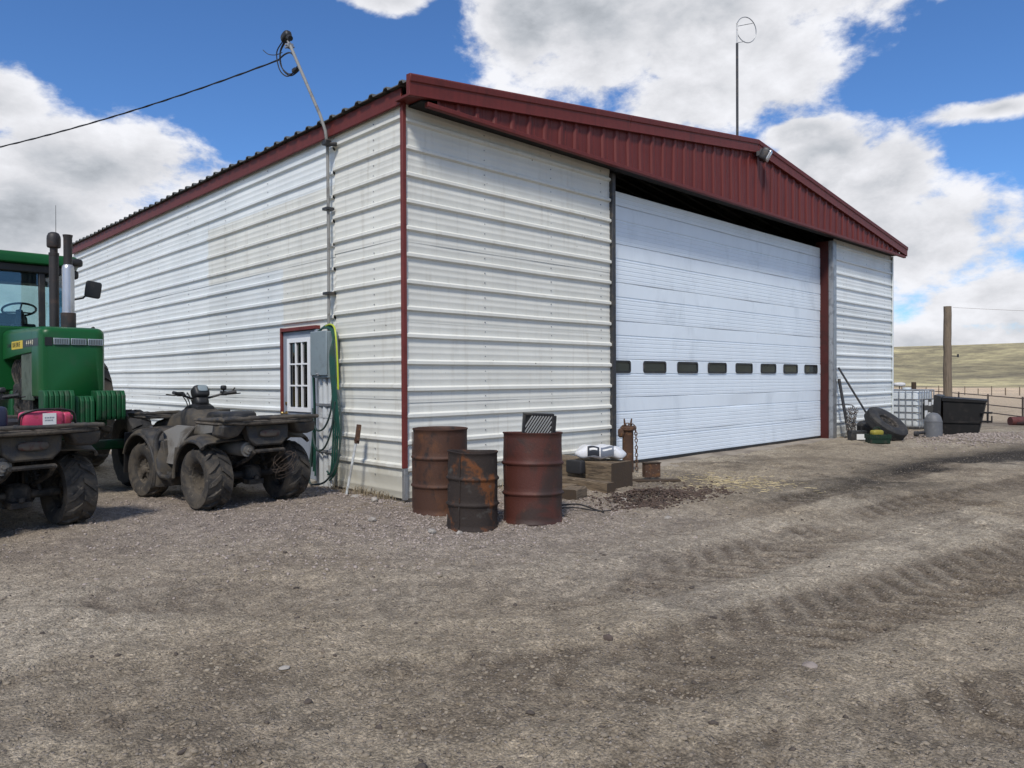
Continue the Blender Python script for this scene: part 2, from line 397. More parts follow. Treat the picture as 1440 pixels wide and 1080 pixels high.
M_pebble = mat('loose_pebbles', (.25, .212, .17), .95, c2=(.33, .285, .24), t2=(.55, .70), s2=9, c3=(.16, .13, .102), t3=(.52, .66), s3=5, var=.3, vs=30)
M_clod = mat('dark_earth_clods', (.085, .068, .055), .97, c2=(.05, .04, .033), s2=12, c3=(.14, .115, .095), t3=(.58, .72), s3=25, bump=.6)
M_bark = mat('brown_litter', (.095, .065, .050), .97, c2=(.05, .036, .03), s2=14, c3=(.17, .12, .09), t3=(.58, .72), s3=25, bump=.6)
M_soilc = mat('soil_crumbs', (.25, .208, .155), .97, c2=(.33, .28, .21), t2=(.5, .68), s2=1.1, c3=(.16, .128, .096), t3=(.5, .68), s3=2.2, var=.2, bump=.5)
M_rail = mat('rusty_rail_pipe', (.12, .09, .07), .8, .2, c2=(.2, .15, .11), s2=6)
M_mast = mat('weathered_grey_pipe', (.24, .24, .23), .7, c2=(.16, .155, .145), s2=6)
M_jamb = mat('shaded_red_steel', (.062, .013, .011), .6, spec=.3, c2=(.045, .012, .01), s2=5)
M_straw = mat('dry_straw', (.55, .45, .26), .85, var=.3, vs=12)
M_twig = mat('dry_stalks', (.25, .20, .13), .9)
M_wire = mat('black_cable_sheath', (.018, .02, .024), .5)
M_filter = mat('pleated_filter_paper', (.30, .30, .29), .7)
M_whitep = mat('white_plastic', (.66, .66, .65), .45, c2=(.5, .48, .44), s2=6)
M_redbr = mat('faded_red_drum', (.10, .025, .022), .7, c2=(.05, .03, .03), s2=5)
M_tie_black = mat('black_block_rubber', (.018, .018, .02), .7)

# ------------------------------------------------------------------ ground
def hill(x, y):
    r = np.hypot(x-3, y-2); a = np.arctan2(y-2, x-3)
    z = -1.3*sst(12, 48, r)
    crest = 20.6+1.3*np.sin(a*3.0+1.2)+.5*np.sin(a*7+2)
    z = z+sst(250, 520, r)*crest+(r > 160)*(fbm2(x, y, 1/90., 3, 5)-.5)*3.0*sst(200, 340, r)
    return z
TR1 = [(10, -5.4), (6.2, -4.83), (2.87, -4.34), (.47, -4.24), (-.99, -4.06), (-1.84, -3.68), (-2.75, -2.87), (-3.53, -1.99)]
TR2 = [(7, -6.6), (3.6, -6.15), (1.67, -5.73), (-.16, -5.37), (-1.21, -5.18), (-2.07, -5.05), (-2.72, -4.76), (-3.38, -4.27), (-4.3, -3.3)]
TR3 = [(9, -3.6), (5.5, -3.4), (2.4, -3.3), (.4, -3.25), (-1.2, -2.95), (-2.4, -1.9)]
TR4 = [(2.2, -7.6), (.2, -6.9), (-1.0, -6.5), (-2.2, -6.1), (-3.4, -5.6)]
def track(x, y, pts):
    """signed distance to a polyline and length along it"""
    best = np.full(x.shape, 1e9); s_ = np.zeros(x.shape); side = np.zeros(x.shape); L = 0
    for (ax, ay), (bx, by) in zip(pts[:-1], pts[1:]):
        dx, dy = bx-ax, by-ay; l = math.hypot(dx, dy)
        t = np.clip(((x-ax)*dx+(y-ay)*dy)/l**2, 0, 1)
        d = np.hypot(x-ax-t*dx, y-ay-t*dy); k = d < best
        best = np.where(k, d, best); s_ = np.where(k, L+t*l, s_)
        side = np.where(k, np.sign((x-ax)*dy-(y-ay)*dx), side); L += l
    return best*side, s_
def ground_eval(x, y):
    """height, base colour of the yard and of the land round it"""
    r = np.hypot(x-3, y-2); near = 1-sst(13, 22, r)
    z = hill(x, y)
    z = z+near*((fbm2(x, y, .55, 4, 1)-.5)*.07+(fbm2(x, y, 3.3, 4, 2)-.5)*.045+(fbm2(x, y, 12., 4, 3)-.5)*.045)
    flat = (x > -.3) & (y > -.35)
    z = np.where(flat, z-.05*sst(0, .3, np.minimum(x+.3, y+.35)), z)
    wet = np.zeros(x.shape)
    for pts, w, dep in ((TR1, .40, .034), (TR2, .42, .034), (TR3, .24, .020), (TR4, .32, .024)):
        d, s_ = track(x, y, pts); brk = sst(.38, .6, fbm2(x, y, .8, 3, 9+len(pts)))
        m = (1-sst(w*.72, w*1.12, np.abs(d)))
        lug = np.sin((s_+np.abs(d)*.9+.09*(fbm2(x, y, 2.6, 3, 77)-.5))*2*math.pi/.23)*(.35+.9*fbm2(x, y, 3.5, 3, 78))
        z = z+m*(-dep*.45+dep*.38*lug*brk)*near + near*dep*.35*np.exp(-((np.abs(d)-w*1.2)/.07)**2)*(.4+fbm2(x, y, 5., 2, 8))
        wet = np.maximum(wet, m*(.35+.65*brk)*(.72-.28*lug))
    # colours
    soil = np.array([.370, .308, .224]); dark = np.array([.140, .110, .079]); pale = np.array([.455, .392, .300]); grav = np.array([.335, .280, .238])
    n1 = fbm2(x, y, .42, 5, 21)[..., None]; n2 = fbm2(x, y, 1.9, 4, 31)[..., None]; n3 = fbm2(x, y, 6.5, 3, 41)[..., None]
    c = soil+(pale-soil)*(.8*sst(.46, .70, n1))+(dark-soil)*(.50*sst(.50, .74, n2))
    c = c*(.80+.40*n3)
    lump = sst(.56, .74, fbm2(x, y, 4.2, 4, 14))*sst(.42, .6, fbm2(x, y, .7, 3, 15)); z = z+near*lump*(.008+.05*(fbm2(x, y, 17., 3, 16)-.3))
    c = c+(dark-c)*(.55*lump[..., None]*near[..., None])
    c = c+(dark-c)*(np.minimum(.95*wet, .9)[..., None])
    gm = np.exp(-(np.minimum(np.hypot(x+.2, y+1.4)/1.9, np.hypot(x+1.6, y-.6)/2.3))**2)+.9*np.exp(-((x-14.2)**2+(y+2)**2)/2.2)
    gm = np.clip(gm*1.2, 0, 1)[..., None]; c = c+(grav*(.8+.4*n3)-c)*gm*.8
    st = np.exp(-(((x-8.6)*.20)**2+((y+3.75+.12*(x-8))*1.25)**2)); st = st*sst(.36, .56, fbm2(x, y, .75, 5, 51))
    c = c+(np.array([.030, .026, .022])-c)*np.clip(st*1.35, 0, .93)[..., None]
    s2 = np.exp(-(((x-5.2)*.4)**2+((y+1.5)*1.3)**2))*sst(.42, .62, fbm2(x, y, .9, 4, 61)); c = c+(np.array([.08, .066, .054])-c)*(s2*.8)[..., None]
    z = z+.09*np.exp(-((x-13.6)**2/1.4+(y+2.5)**2/.4))+.05*np.exp(-((x-15.3)**2/2+(y+3.4)**2/1.2))
    # pen, stubble field, grass hills
    pen = np.array([.12, .092, .07]); tan = np.array([.58, .46, .32]); tan2 = np.array([.46, .37, .26])
    gr = np.array([.33, .295, .175]); gr2 = np.array([.43, .385, .225]); gr3 = np.array([.245, .22, .14])
    w = (r+6*fbm2(x, y, .08, 3, 71)-3)[..., None]
    c = c+(pen-c)*sst(15, 24, w)
    c = c+(tan2*(.8+.4*n2)-c)*sst(34, 46, w)
    ff = fbm2(x, y, .02, 3, 81)[..., None]
    c = c+(tan*(.85+.3*ff)-c)*sst(60, 90, w)
    h1 = fbm2(x*.45, y, 1/40., 5, 91)[..., None]; h2 = fbm2(x, y, 1/11., 4, 95)[..., None]
    hc = gr+(gr2-gr)*sst(.42, .62, h1)+(gr3-gr)*(sst(.5, .68, h2)*.8)
    c = c+(hc-c)*sst(185, 230, w)
    return z, np.clip(c, .01, .9), gm[..., 0]
def gz(x, y): return float(hill(np.array([float(x)]), np.array([float(y)]))[0])
def axis(lo, hi, step, far):
    a = list(np.arange(lo, hi+1e-6, step)); d = step
    while a[-1] < far: d *= 1.05; a.append(a[-1]+d)
    d = step; b = []; p = lo
    while p > -far: d *= 1.05; p -= d; b.append(p)
    return np.array(b[::-1]+a)
def make_ground():
    xs = axis(-5.2, 4.2, .024, 1100); ys = axis(-7.6, -.2, .024, 1100)
    X, Y = np.meshgrid(xs, ys); x = X.ravel(); y = Y.ravel()
    z, c, gm = ground_eval(x, y)
    nx, ny = len(xs), len(ys)
    me = bpy.data.meshes.new('ground')
    me.vertices.add(nx*ny); me.vertices.foreach_set('co', np.stack([x, y, z], -1).astype(np.float32).ravel())
    i = np.arange(nx-1)[None, :]+nx*np.arange(ny-1)[:, None]
    q = np.stack([i, i+1, i+1+nx, i+nx], -1).reshape(-1, 4).astype(np.int32)
    me.loops.add(q.size); me.loops.foreach_set('vertex_index', q.ravel())
    me.polygons.add(len(q)); me.polygons.foreach_set('loop_start', np.arange(0, q.size, 4, dtype=np.int32))
    me.polygons.foreach_set('use_smooth', np.ones(len(q), bool))
    me.update(calc_edges=True)
    at = me.color_attributes.new('soil', 'FLOAT_COLOR', 'POINT')
    at.data.foreach_set('color', np.concatenate([c, gm[:, None]], 1).astype(np.float32).ravel())
    m = bpy.data.materials.new('yard_soil'); m.use_nodes = True; nt = m.node_tree; b = nt.nodes['Principled BSDF']
    a = N(nt, 'ShaderNodeAttribute', attribute_name='soil')
    P = N(nt, 'ShaderNodeTexCoord').outputs['Object']
    n1 = NOISE(nt, P, 22, 6, .7); n2 = NOISE(nt, P, 90, 4, .7); n3 = NOISE(nt, P, 6.5, 7, .7, .1)
    k = MATH(nt, 'MULTIPLY', MATH(nt, 'MULTIPLY', MAPR(nt, n1, .28, .72, .72, 1.26), MAPR(nt, n2, .28, .72, .66, 1.34)), MAPR(nt, n3, .3, .7, .78, 1.18))
    gv = N(nt, 'ShaderNodeTexVoronoi'); gv.inputs['Scale'].default_value = 70; nt.links.new(P, gv.inputs['Vector'])
    gs = N(nt, 'ShaderNodeSeparateColor'); nt.links.new(gv.outputs['Color'], gs.inputs[0])
    k = MATH(nt, 'MULTIPLY', k, MAPR(nt, gs.outputs[2], 0, 1, .76, 1.24, smooth=False))
    g = N(nt, 'ShaderNodeCombineXYZ')
    for s in range(3): nt.links.new(k, g.inputs[s])
    col = MIX(nt, 1.0, a.outputs['Color'], g.outputs[0], 'MULTIPLY')
    vo = N(nt, 'ShaderNodeTexVoronoi'); vo.inputs['Scale'].default_value = 48; nt.links.new(P, vo.inputs['Vector'])
    vo2 = N(nt, 'ShaderNodeTexVoronoi'); vo2.inputs['Scale'].default_value = 105; nt.links.new(P, vo2.inputs['Vector'])
    sc = N(nt, 'ShaderNodeSeparateColor'); nt.links.new(vo.outputs['Color'], sc.inputs[0])
    sc2 = N(nt, 'ShaderNodeSeparateColor'); nt.links.new(vo2.outputs['Color'], sc2.inputs[0])
    few = MAPR(nt, a.outputs['Alpha'], 0, 1, .80, .45, smooth=False)
    peb = MATH(nt, 'MULTIPLY', MATH(nt, 'GREATER_THAN', sc.outputs[0], few), MAPR(nt, vo.outputs['Distance'], .45, .25))
    peb2 = MATH(nt, 'MULTIPLY', MATH(nt, 'GREATER_THAN', sc2.outputs[0], few), MAPR(nt, vo2.outputs['Distance'], .45, .25))
    pc = MIX(nt, sc.outputs[1], (.19, .155, .13, 1), (.44, .385, .33, 1)); pc2 = MIX(nt, sc2.outputs[1], (.17, .14, .115, 1), (.43, .375, .325, 1))
    dist = N(nt, 'ShaderNodeVectorMath', operation='LENGTH'); nt.links.new(P, dist.inputs[0])
    nearf = MAPR(nt, dist.outputs['Value'], 25, 14)
    col = MIX(nt, MATH(nt, 'MULTIPLY', MATH(nt, 'MULTIPLY', peb, .75), nearf), col, pc)
    col = MIX(nt, MATH(nt, 'MULTIPLY', MATH(nt, 'MULTIPLY', peb2, .7), nearf), col, pc2)
    farf = MAPR(nt, dist.outputs['Value'], 90, 200)
    Pf = VM(nt, 'MULTIPLY', P, (1, 1, 2.6))
    fa = MATH(nt, 'MULTIPLY', MAPR(nt, NOISE(nt, Pf, .022, 8, .62, .6), .34, .66, .62, 1.36), MAPR(nt, NOISE(nt, Pf, .16, 8, .7, .4), .3, .7, .66, 1.32))
    fg = N(nt, 'ShaderNodeCombineXYZ'); nt.links.new(MATH(nt, 'MULTIPLY', fa, 1.03), fg.inputs[0]); nt.links.new(fa, fg.inputs[1]); nt.links.new(MAPR(nt, fa, .4, 1.6, .50, 1.50, smooth=False), fg.inputs[2])
    col = MIX(nt, farf, col, MIX(nt, 1.0, col, fg.outputs[0], 'MULTIPLY'))
    nt.links.new(col, b.inputs['Base Color']); b.inputs['Roughness'].default_value = .96; b.inputs['Specular IOR Level'].default_value = .15
    hsum = MATH(nt, 'ADD', MATH(nt, 'MULTIPLY', n3, 2.2), MATH(nt, 'ADD', MATH(nt, 'MULTIPLY', n1, 1.3), MATH(nt, 'MULTIPLY', n2, .45)))
    hsum = MATH(nt, 'ADD', hsum, MATH(nt, 'MULTIPLY', gv.outputs['Distance'], -.55)); hsum = MATH(nt, 'ADD', hsum, MATH(nt, 'ADD', MATH(nt, 'MULTIPLY', peb, .5), MATH(nt, 'MULTIPLY', peb2, .22)))
    bp = N(nt, 'ShaderNodeBump'); bp.inputs['Strength'].default_value = .9; bp.inputs['Distance'].default_value = .022
    nt.links.new(hsum, bp.inputs['Height']); nt.links.new(bp.outputs[0], b.inputs['Normal'])
    me.materials.append(m)
    o = bpy.data.objects.new('ground', me); COL.objects.link(o); o['kind'] = 'structure'
    return o
make_ground()

def yz(x, y):
    z, _, _ = ground_eval(np.atleast_1d(np.array(x, float)), np.atleast_1d(np.array(y, float))); return z
_ICO = None
def ico():
    global _ICO
    if _ICO is None:
        t = (1+5**.5)/2
        v = np.array([(-1, t, 0), (1, t, 0), (-1, -t, 0), (1, -t, 0), (0, -1, t), (0, 1, t), (0, -1, -t), (0, 1, -t), (t, 0, -1), (t, 0, 1), (-t, 0, -1), (-t, 0, 1)])/math.hypot(1, t)
        f = np.array([(0, 11, 5), (0, 5, 1), (0, 1, 7), (0, 7, 10), (0, 10, 11), (1, 5, 9), (5, 11, 4), (11, 10, 2), (10, 7, 6), (7, 1, 8), (3, 9, 4), (3, 4, 2), (3, 2, 6), (3, 6, 8), (3, 8, 9), (4, 9, 5), (2, 4, 11), (6, 2, 10), (8, 6, 7), (9, 8, 1)])
        _ICO = (v, f)
    return _ICO
def scatter(name, x, y, size, m, flat=.6, sink=.3, zadd=None):
    """many little irregular lumps joined in one mesh"""
    v0, f0 = ico(); n = len(x); z = yz(x, y)
    if zadd is not None: z = z+zadd
    a = nrng.uniform(0, 6.28, n); sx = size*nrng.uniform(.7, 1.3, n); sy = size*nrng.uniform(.55, 1.1, n); sz = size*flat*nrng.uniform(.6, 1.2, n)
    V = v0[None]*(1+nrng.uniform(-.28, .28, (n, 12, 1)))
    V = V*np.stack([sx, sy, sz], -1)[:, None, :]
    ca, sa = np.cos(a)[:, None], np.sin(a)[:, None]
    tilt = nrng.uniform(-.5, .5, n)[:, None]
    vx = V[..., 0]*ca-V[..., 1]*sa; vy = V[..., 0]*sa+V[..., 1]*ca; vz = V[..., 2]+vx*tilt*.6
    W = np.stack([vx+x[:, None], vy+y[:, None], vz+(z+sz*(1-2*sink))[:, None]], -1).reshape(-1, 3)
    F = (f0[None]+12*np.arange(n)[:, None, None]).reshape(-1, 3)
    me = bpy.data.meshes.new(name); me.vertices.add(len(W)); me.vertices.foreach_set('co', W.astype(np.float32).ravel())
    me.loops.add(F.size); me.loops.foreach_set('vertex_index', F.astype(np.int32).ravel())
    me.polygons.add(len(F)); me.polygons.foreach_set('loop_start', np.arange(0, F.size, 3, dtype=np.int32))
    me.update(calc_edges=True); me.materials.append(m)
    o = bpy.data.objects.new(name, me); COL.objects.link(o); o['kind'] = 'stuff'; return o

# ------------------------------------------------------------------ the shed
W, DEP = 15.72, 14.0
EAVE, RIDGE, RX = 4.76, 5.77, 7.85
def roofz(x): return EAVE+(RIDGE-EAVE)*(1-abs(x-RX)/RX)
shed = thing('metal_shed', 'white ribbed metal shed with dark red gable and wide overhead door', 'shed')
RIBS = [.32+.3138*k for k in range(14)]
def profile(z0, z1, ribs, dz):
    """zigzag of a ribbed sheet: (height, outward)"""
    p = [(z0, .002)]
    if z0 < .1: p += [(.035, .001), (.05, .007), (.07, .007), (.085, 0), (.13, 0)]
    for c in ribs:
        c = c+dz
        for a, h in ((-.142, 0), (-.130, .0035), (-.112, .0035), (-.10, 0), (-.036, .001), (-.018, .034), (.016, .034), (.036, .001), (.095, 0), (.105, .0035), (.123, .0035), (.135, 0)):
            if z0+.002 < c+a < z1-.002: p.append((c+a, h))
    p.append((z1, .004)); return p
def wall_panel(face, u0, u1, row, m, dz=0.0, ztop=None, zbot=None):
    rb = RIBS[3*row:3*row+3]
    z0 = (rb[0]-.158+dz) if row else -.02; z1 = rb[-1]+.157+dz
    if row == 4: z1 = ztop or 4.66
    if zbot is not None: z0 = zbot
    pr = profile(z0, z1, rb, dz)
    L = u1-u0; n = max(3, int(L/.3)); ph = rng.uniform(0, 50)
    mb = MB(); vs = []
    us = np.linspace(u0, u1, n+1)
    U, Z = np.meshgrid(us, [q[0] for q in pr], indexing='ij')
    w = (vnoise3(np.stack([U.ravel()*1.3+ph, Z.ravel()*2.5, Z.ravel()*0+ph], -1))-.5).reshape(U.shape)*.007
    w2 = (vnoise3(np.stack([U.ravel()*.9+ph+9, Z.ravel()*.2, Z.ravel()*0+ph], -1))-.5).reshape(U.shape)*.008
    th = .004
    for i in range(n+1):
        for j, (z, h) in enumerate(pr):
            o = .01+h+w[i, j]+(.006 if row % 2 else 0)
            zz = z+w2[i, j]
            vs.append((us[i], -o, zz) if face == 'front' else (-o, us[i], zz))
    k = len(pr); fs = []
    for i in range(n):
        for j in range(k-1):
            q = (i*k+j, (i+1)*k+j, (i+1)*k+j+1, i*k+j+1)
            fs.append(q if face == 'front' else q[::-1])
    mb.add(vs, fs)
    return mb.build('wall_panel', m, shed, smooth=28)
DX0, DX1 = 3.85, 11.81
for row in range(5):
    wall_panel('front', .0, DX0-.03, row, M_wall)
    wall_panel('front', 12.04, W, row, M_wall2, dz=.02)
    wall_panel('side', 0, 1.50, row, M_wall, dz=.035)
    if row < 2:
        wall_panel('side', 1.50, 1.90, row, M_wall); wall_panel('side', 2.94, 5.6, row, M_wall2)
    else:
        if row == 2: wall_panel('side', 1.50, 1.90, row, M_wall); wall_panel('side', 1.90, 2.94, row, M_wall, zbot=2.10); wall_panel('side', 2.94, 5.6, row, M_wall2)
        else: wall_panel('side', 1.50, 5.6, row, M_wall if row == 3 else M_wall2)
    wall_panel('side', 5.6, 9.8, row, M_wall2, dz=rng.uniform(-.006, .006)); wall_panel('side', 9.8, DEP, row, M_wall2, dz=rng.uniform(-.006, .006))
# walls the camera does not face, closing the shell
mb = MB(); mb.box(W-.04, W, .02, DEP, -.3, EAVE-.05); mb.build('wall_sheet', M_wall2, shed)
mb = MB(); mb.prism([(0, DEP, -.3), (W, DEP, -.3), (W, DEP, EAVE-.05), (RX, DEP, RIDGE-.06), (0, DEP, EAVE-.05)], (0, -.04, 0)); mb.build('wall_sheet', M_wall2, shed)
# footing
mb = MB(); mb.box(.015, DX0, .015, .12, -.4, .03); mb.build('footing', M_found, shed)
mb = MB(); mb.box(12.0, W-.05, .015, .12, -.4, .03); mb.build('footing', M_found, shed)
mb = MB(); mb.box(.015, .12, .13, DEP-.06, -.4, .025); mb.build('footing', M_found, shed)
# screws along the purlin lines
mb = MB()
for u in (1.25, 2.5, 3.6, 12.6, 14.0, 15.2):
    for c in RIBS:
        for dzz in (-.10, .09): mb.box(u-.006, u+.006, -.022, -.010, c+dzz-.006, c+dzz+.006)
for u in (.6, 3.4, 4.9, 6.5, 8.0, 9.6, 11.2, 12.8):
    for c in RIBS:
        if u == 3.4 or u > .7 or True:
            for dzz in (-.10, .09): mb.box(-.022, -.010, u-.006, u+.006, c+dzz-.006, c+dzz+.006)
tag(mb.build('screw', M_galv, shed, smooth=0), kind='stuff')
# corner trims
mb = MB(); mb.prism([(-.050, -.050, .34), (.002, -.050, .34), (.002, -.042, .34), (-.042, -.042, .34), (-.042, .002, .34), (-.050, .002, .34)], (0, 0, 4.33)); mb.wob(.004, 1.2)
mb.build('corner_trim', M_redt, shed, bevel=.004)
mb = MB(); mb.prism([(-.049, -.049, -.03), (.002, -.049, -.03), (.002, -.042, -.03), (-.042, -.042, -.03), (-.042, .002, -.03), (-.049, .002, -.03)], (0, 0, .37))
mb.build('corner_trim', M_galv, shed, bevel=.004)
mb = MB(); mb.box(W-.045, W+.012, -.062, -.046, -.03, 4.55); mb.box(W+.002, W+.012, -.045, .05, -.03, 4.55); mb.build('corner_trim', M_wall2, shed, bevel=.003)
# eave fascia along the side wall
for a, b in ((-.05, 4.6), (4.603, 9.3), (9.303, DEP)):
    mb = MB(); mb.box(-.075, -.052, a, b, 4.545, 4.735); mb.box(-.085, -.076, a, b, 4.545, 4.575); mb.wob(.003, .7); mb.build('eave_fascia', M_red, shed, bevel=.004)
# roof sheets
def roof_panel(side, y0):
    ys = []
    for k in range(3):
        c = y0+.152+.305*k
        ys += [(c-.15, 0), (c-.05, 0), (c-.028, .036), (c+.028, .036), (c+.05, 0)]
    ys.append((y0+.916, 0)); n = 8; vs = []
    xe = -.135 if side < 0 else W+.135
    for t in np.linspace(0, 1, n+1):
        x = xe+(RX-xe)*t; z = roofz(x)+.008
        for (yy, h) in ys: vs.append((x, yy, z+h+.006*math.sin(yy*3+t*9)))
    k = len(ys); fs = []
    nv = len(vs)
    for i in range(n):
        for j in range(k-1):
            q = (i*k+j, (i+1)*k+j, (i+1)*k+j+1, i*k+j+1); fs.append(q[::-1] if side < 0 else q)
    mb = MB(); mb.add(vs, fs); mb.add([(p[0], p[1], p[2]-.012) for p in vs], [f[::-1] for f in fs])
    # the cut edge at the eave
    mb.add([vs[j] for j in range(k)]+[(vs[j][0], vs[j][1], vs[j][2]-.012) for j in range(k)], [(j, j+1, k+j+1, k+j) for j in range(k-1)])
    mb.build('roof_panel', M_roof, shed, smooth=25)
for i in range(16):
    for s in (-1, 1): roof_panel(s, -.28+.914*i)
mb = MB(); mb.prism([(RX-.22, -.3, roofz(RX-.22)+.05), (RX, -.3, RIDGE+.075), (RX+.22, -.3, roofz(RX+.22)+.05), (RX+.22, -.3, roofz(RX+.22)+.04), (RX, -.3, RIDGE+.06), (RX-.22, -.3, roofz(RX-.22)+.04)], (0, 14.6, 0)); mb.build('ridge_cap', M_roof, shed)
# rake trim: two lengths per slope, folded face with a small return
def rake(xa, xb):
    mb = MB()
    za, zb = roofz(xa)+.052, roofz(xb)+.052
    sec = [(-.285, .004), (-.36, 0), (-.372, -.02), (-.366, -.085), (-.352, -.095), (-.346, -.21), (-.352, -.245), (-.285, -.245)]
    mb.loft([[Vector((xa, y, za+h)) for y, h in sec], [Vector((xb, y, zb+h)) for y, h in sec]])
    mb.build('rake_trim', M_red, shed, bevel=.006, fixn=True)
rake(-.17, 3.9); rake(3.904, RX-.002); rake(RX+.002, 11.9); rake(11.904, W+.18)
# gable panels with vertical ribs
GB = 4.535
def gable_panel(x0):
    xs = []
    for k in range(3):
        c = x0+.152+.305*k; xs += [(c-.15, 0), (c-.062, 0), (c-.04, .026), (c+.0, .026), (c+.022, 0), (c+.075, 0), (c+.085, .005), (c+.098, .005), (c+.108, 0)]
    xs.append((x0+.915, 0))
    xs = [(x, h) for x, h in xs if roofz(x)-.17 > GB+.03 and .25 < x < W-.25]
    if len(xs) < 3: return
    vs = []; k = len(xs)
    for lev in range(5):
        for x, h in xs:
            top = roofz(x)-.17; z = GB+(top-GB)*lev/4
            vs.append((x, -.285-h-.004*math.sin(x*2.1+lev), z))
    fs = [(l*k+j, l*k+j+1, (l+1)*k+j+1, (l+1)*k+j) for l in range(4) for j in range(k-1)]
    mb = MB(); mb.add(vs, fs); mb.build('gable_panel', M_red, shed, smooth=25)
for i in range(17): gable_panel(.14+.914*i)
mb = MB(); mb.box(.1, 7.9, -.335, -.27, GB-.045, GB+.012); mb.build('gable_trim', M_red, shed, bevel=.008)
mb = MB(); mb.box(7.904, W+.12, -.335, -.27, GB-.045, GB+.012); mb.build('gable_trim', M_red, shed, bevel=.008)
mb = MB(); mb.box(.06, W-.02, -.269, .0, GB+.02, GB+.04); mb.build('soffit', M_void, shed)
mb = MB(); mb.box(-.12, .1, -.345, .0, GB+.045, GB+.07); mb.build('soffit', M_red, shed); mb = MB(); mb.box(W-.1, W+.14, -.345, .0, GB+.045, GB+.07); mb.build('soffit', M_red, shed)
# overhead door: jambs, sections, windows
mb = MB(); mb.box(DX0-.035, DX0+.045, -.07, .30, -.02, GB-.05); mb.build('door_jamb', M_dsteel, shed, bevel=.005)
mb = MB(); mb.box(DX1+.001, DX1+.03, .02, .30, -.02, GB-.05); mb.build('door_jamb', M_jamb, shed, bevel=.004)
mb = MB(); mb.box(DX1+.031, DX1+.24, -.075, .05, -.02, GB-.05); mb.box(DX1+.05, DX1+.22, -.081, -.0755, -.02, GB-.06); mb.build('door_post', M_galv, shed, bevel=.005)
odoor = part('overhead_door', shed)
joints = [.03, .46, 1.07, 1.68, 2.29, 2.90, 3.51, 4.12, 4.345]
YD = .20
for a, b in zip(joints[:-1], joints[1:]):
    # face profile: joint lip, ribbed zone with fine grooves, deep groove, flat zone
    pr = [(a+.002, .012), (a+.010, .002)]
    zz = a+.05
    while zz < min(a+.355, b-.02):
        pr += [(zz, 0), (zz+.004, .004), (zz+.013, .004), (zz+.017, 0)]; zz += .068
    if b > a+.42: pr += [(a+.362, 0), (a+.370, .011), (a+.382, .011), (a+.390, 0)]
    pr += [(b-.010, .0), (b-.002, .012)]
    nn = 30; us = np.linspace(DX0+.04, DX1-.001, nn+1); vs = []
    dent = a == .46
    for u in us:
        for z, h in pr:
            y = YD+h+.004*math.sin(u*1.9+a*7)
            if dent: y += .018*math.exp(-((u-8.1)/.45)**2-((z-.86)/.06)**2)+.015*math.exp(-((u-9.6)/.3)**2-((z-.92)/.05)**2)
            vs.append((u, y, z))
    k = len(pr); mb = MB()
    mb.add(vs, [(i*k+j, (i+1)*k+j, (i+1)*k+j+1, i*k+j+1) for i in range(nn) for j in range(k-1)])
    mb.box(DX0+.04, DX1, YD+.018, YD+.05, a+.001, b-.001)
    mb.build('door_section', M_door, odoor, smooth=20)
mb = MB(); mb.box(DX0+.05, DX1-.01, YD-.012, YD+.03, -.015, .029); mb.build('door_seal', M_black, odoor)
def rrect(x0, x1, z0, z1, r, n=5):
    p = []
    for cx, cz, a0 in ((x1-r, z1-r, 0), (x0+r, z1-r, 90), (x0+r, z0+r, 180), (x1-r, z0+r, 270)):
        for k in range(n+1):
            q = math.radians(a0+90*k/n); p.append((cx+r*math.cos(q), cz+r*math.sin(q)))
    return p
for n in range(8):
    x0 = 3.95+1.0035*n; x1 = x0+.655; z0, z1 = 1.462, 1.662
    o_ = rrect(x0, x1, z0, z1, .05); i_ = rrect(x0+.03, x1-.03, z0+.03, z1-.03, .035)
    mb = MB(); k = len(o_)
    mb.loft([[Vector((x, YD-.002, z)) for x, z in o_], [Vector((x, YD-.018, z)) for x, z in o_], [Vector((x, YD-.018, z)) for x, z in i_], [Vector((x, YD-.004, z)) for x, z in i_]], caps=False)
    w = mb.build('window_frame', M_black, odoor, smooth=40)
    mb = MB(); mb.add([(x, YD-.006, z) for x, z in i_], [tuple(range(k))]); mb.build('window_pane', mat('tinted_door_pane', (.035, .045, .045), .07) if n == 0 else bpy.data.materials['tinted_door_pane'], odoor)
# entry door in the side wall
DY0, DY1, DZ = 1.95, 2.89, 2.06
mb = MB(); mb.box(-.075, .03, DY1, DY1+.045, -.02, DZ+.06); mb.build('door_trim', M_redt, shed, bevel=.004)
mb = MB(); mb.box(-.075, .03, DY0-.045, DY0, -.02, DZ); mb.build('door_trim', M_doorgrey, shed, bevel=.004)
mb = MB(); mb.box(-.09, .03, DY0-.05, DY1-.002, DZ+.001, DZ+.05); mb.build('door_trim', M_redt, shed, bevel=.004)
GZ0, GZ1, GY0, GY1 = .96, 1.93, 2.13, 2.71
mb = MB()
mb.box(-.045, .0, DY0+.004, GY0, .02, DZ-.004); mb.box(-.045, .0, GY1, DY1-.004, .02, DZ-.004)
mb.box(-.045, .0, GY0, GY1, .02, GZ0); mb.box(-.045, .0, GY0, GY1, GZ1, DZ-.004)
for y0 in (2.10, 2.46):
    mb.box(-.052, -.0455, y0, y0+.27, .22, .78); mb.box(-.056, -.0525, y0+.04, y0+.23, .26, .74)
edoor = mb.build('entry_door', M_doorgrey, shed, bevel=.004)
mb = MB(); fw = .032
mb.box(-.068, -.0455, GY0-.03, GY0+fw, GZ0-.03, GZ1+.03); mb.box(-.068, -.0455, GY1-fw, GY1+.03, GZ0-.03, GZ1+.03)
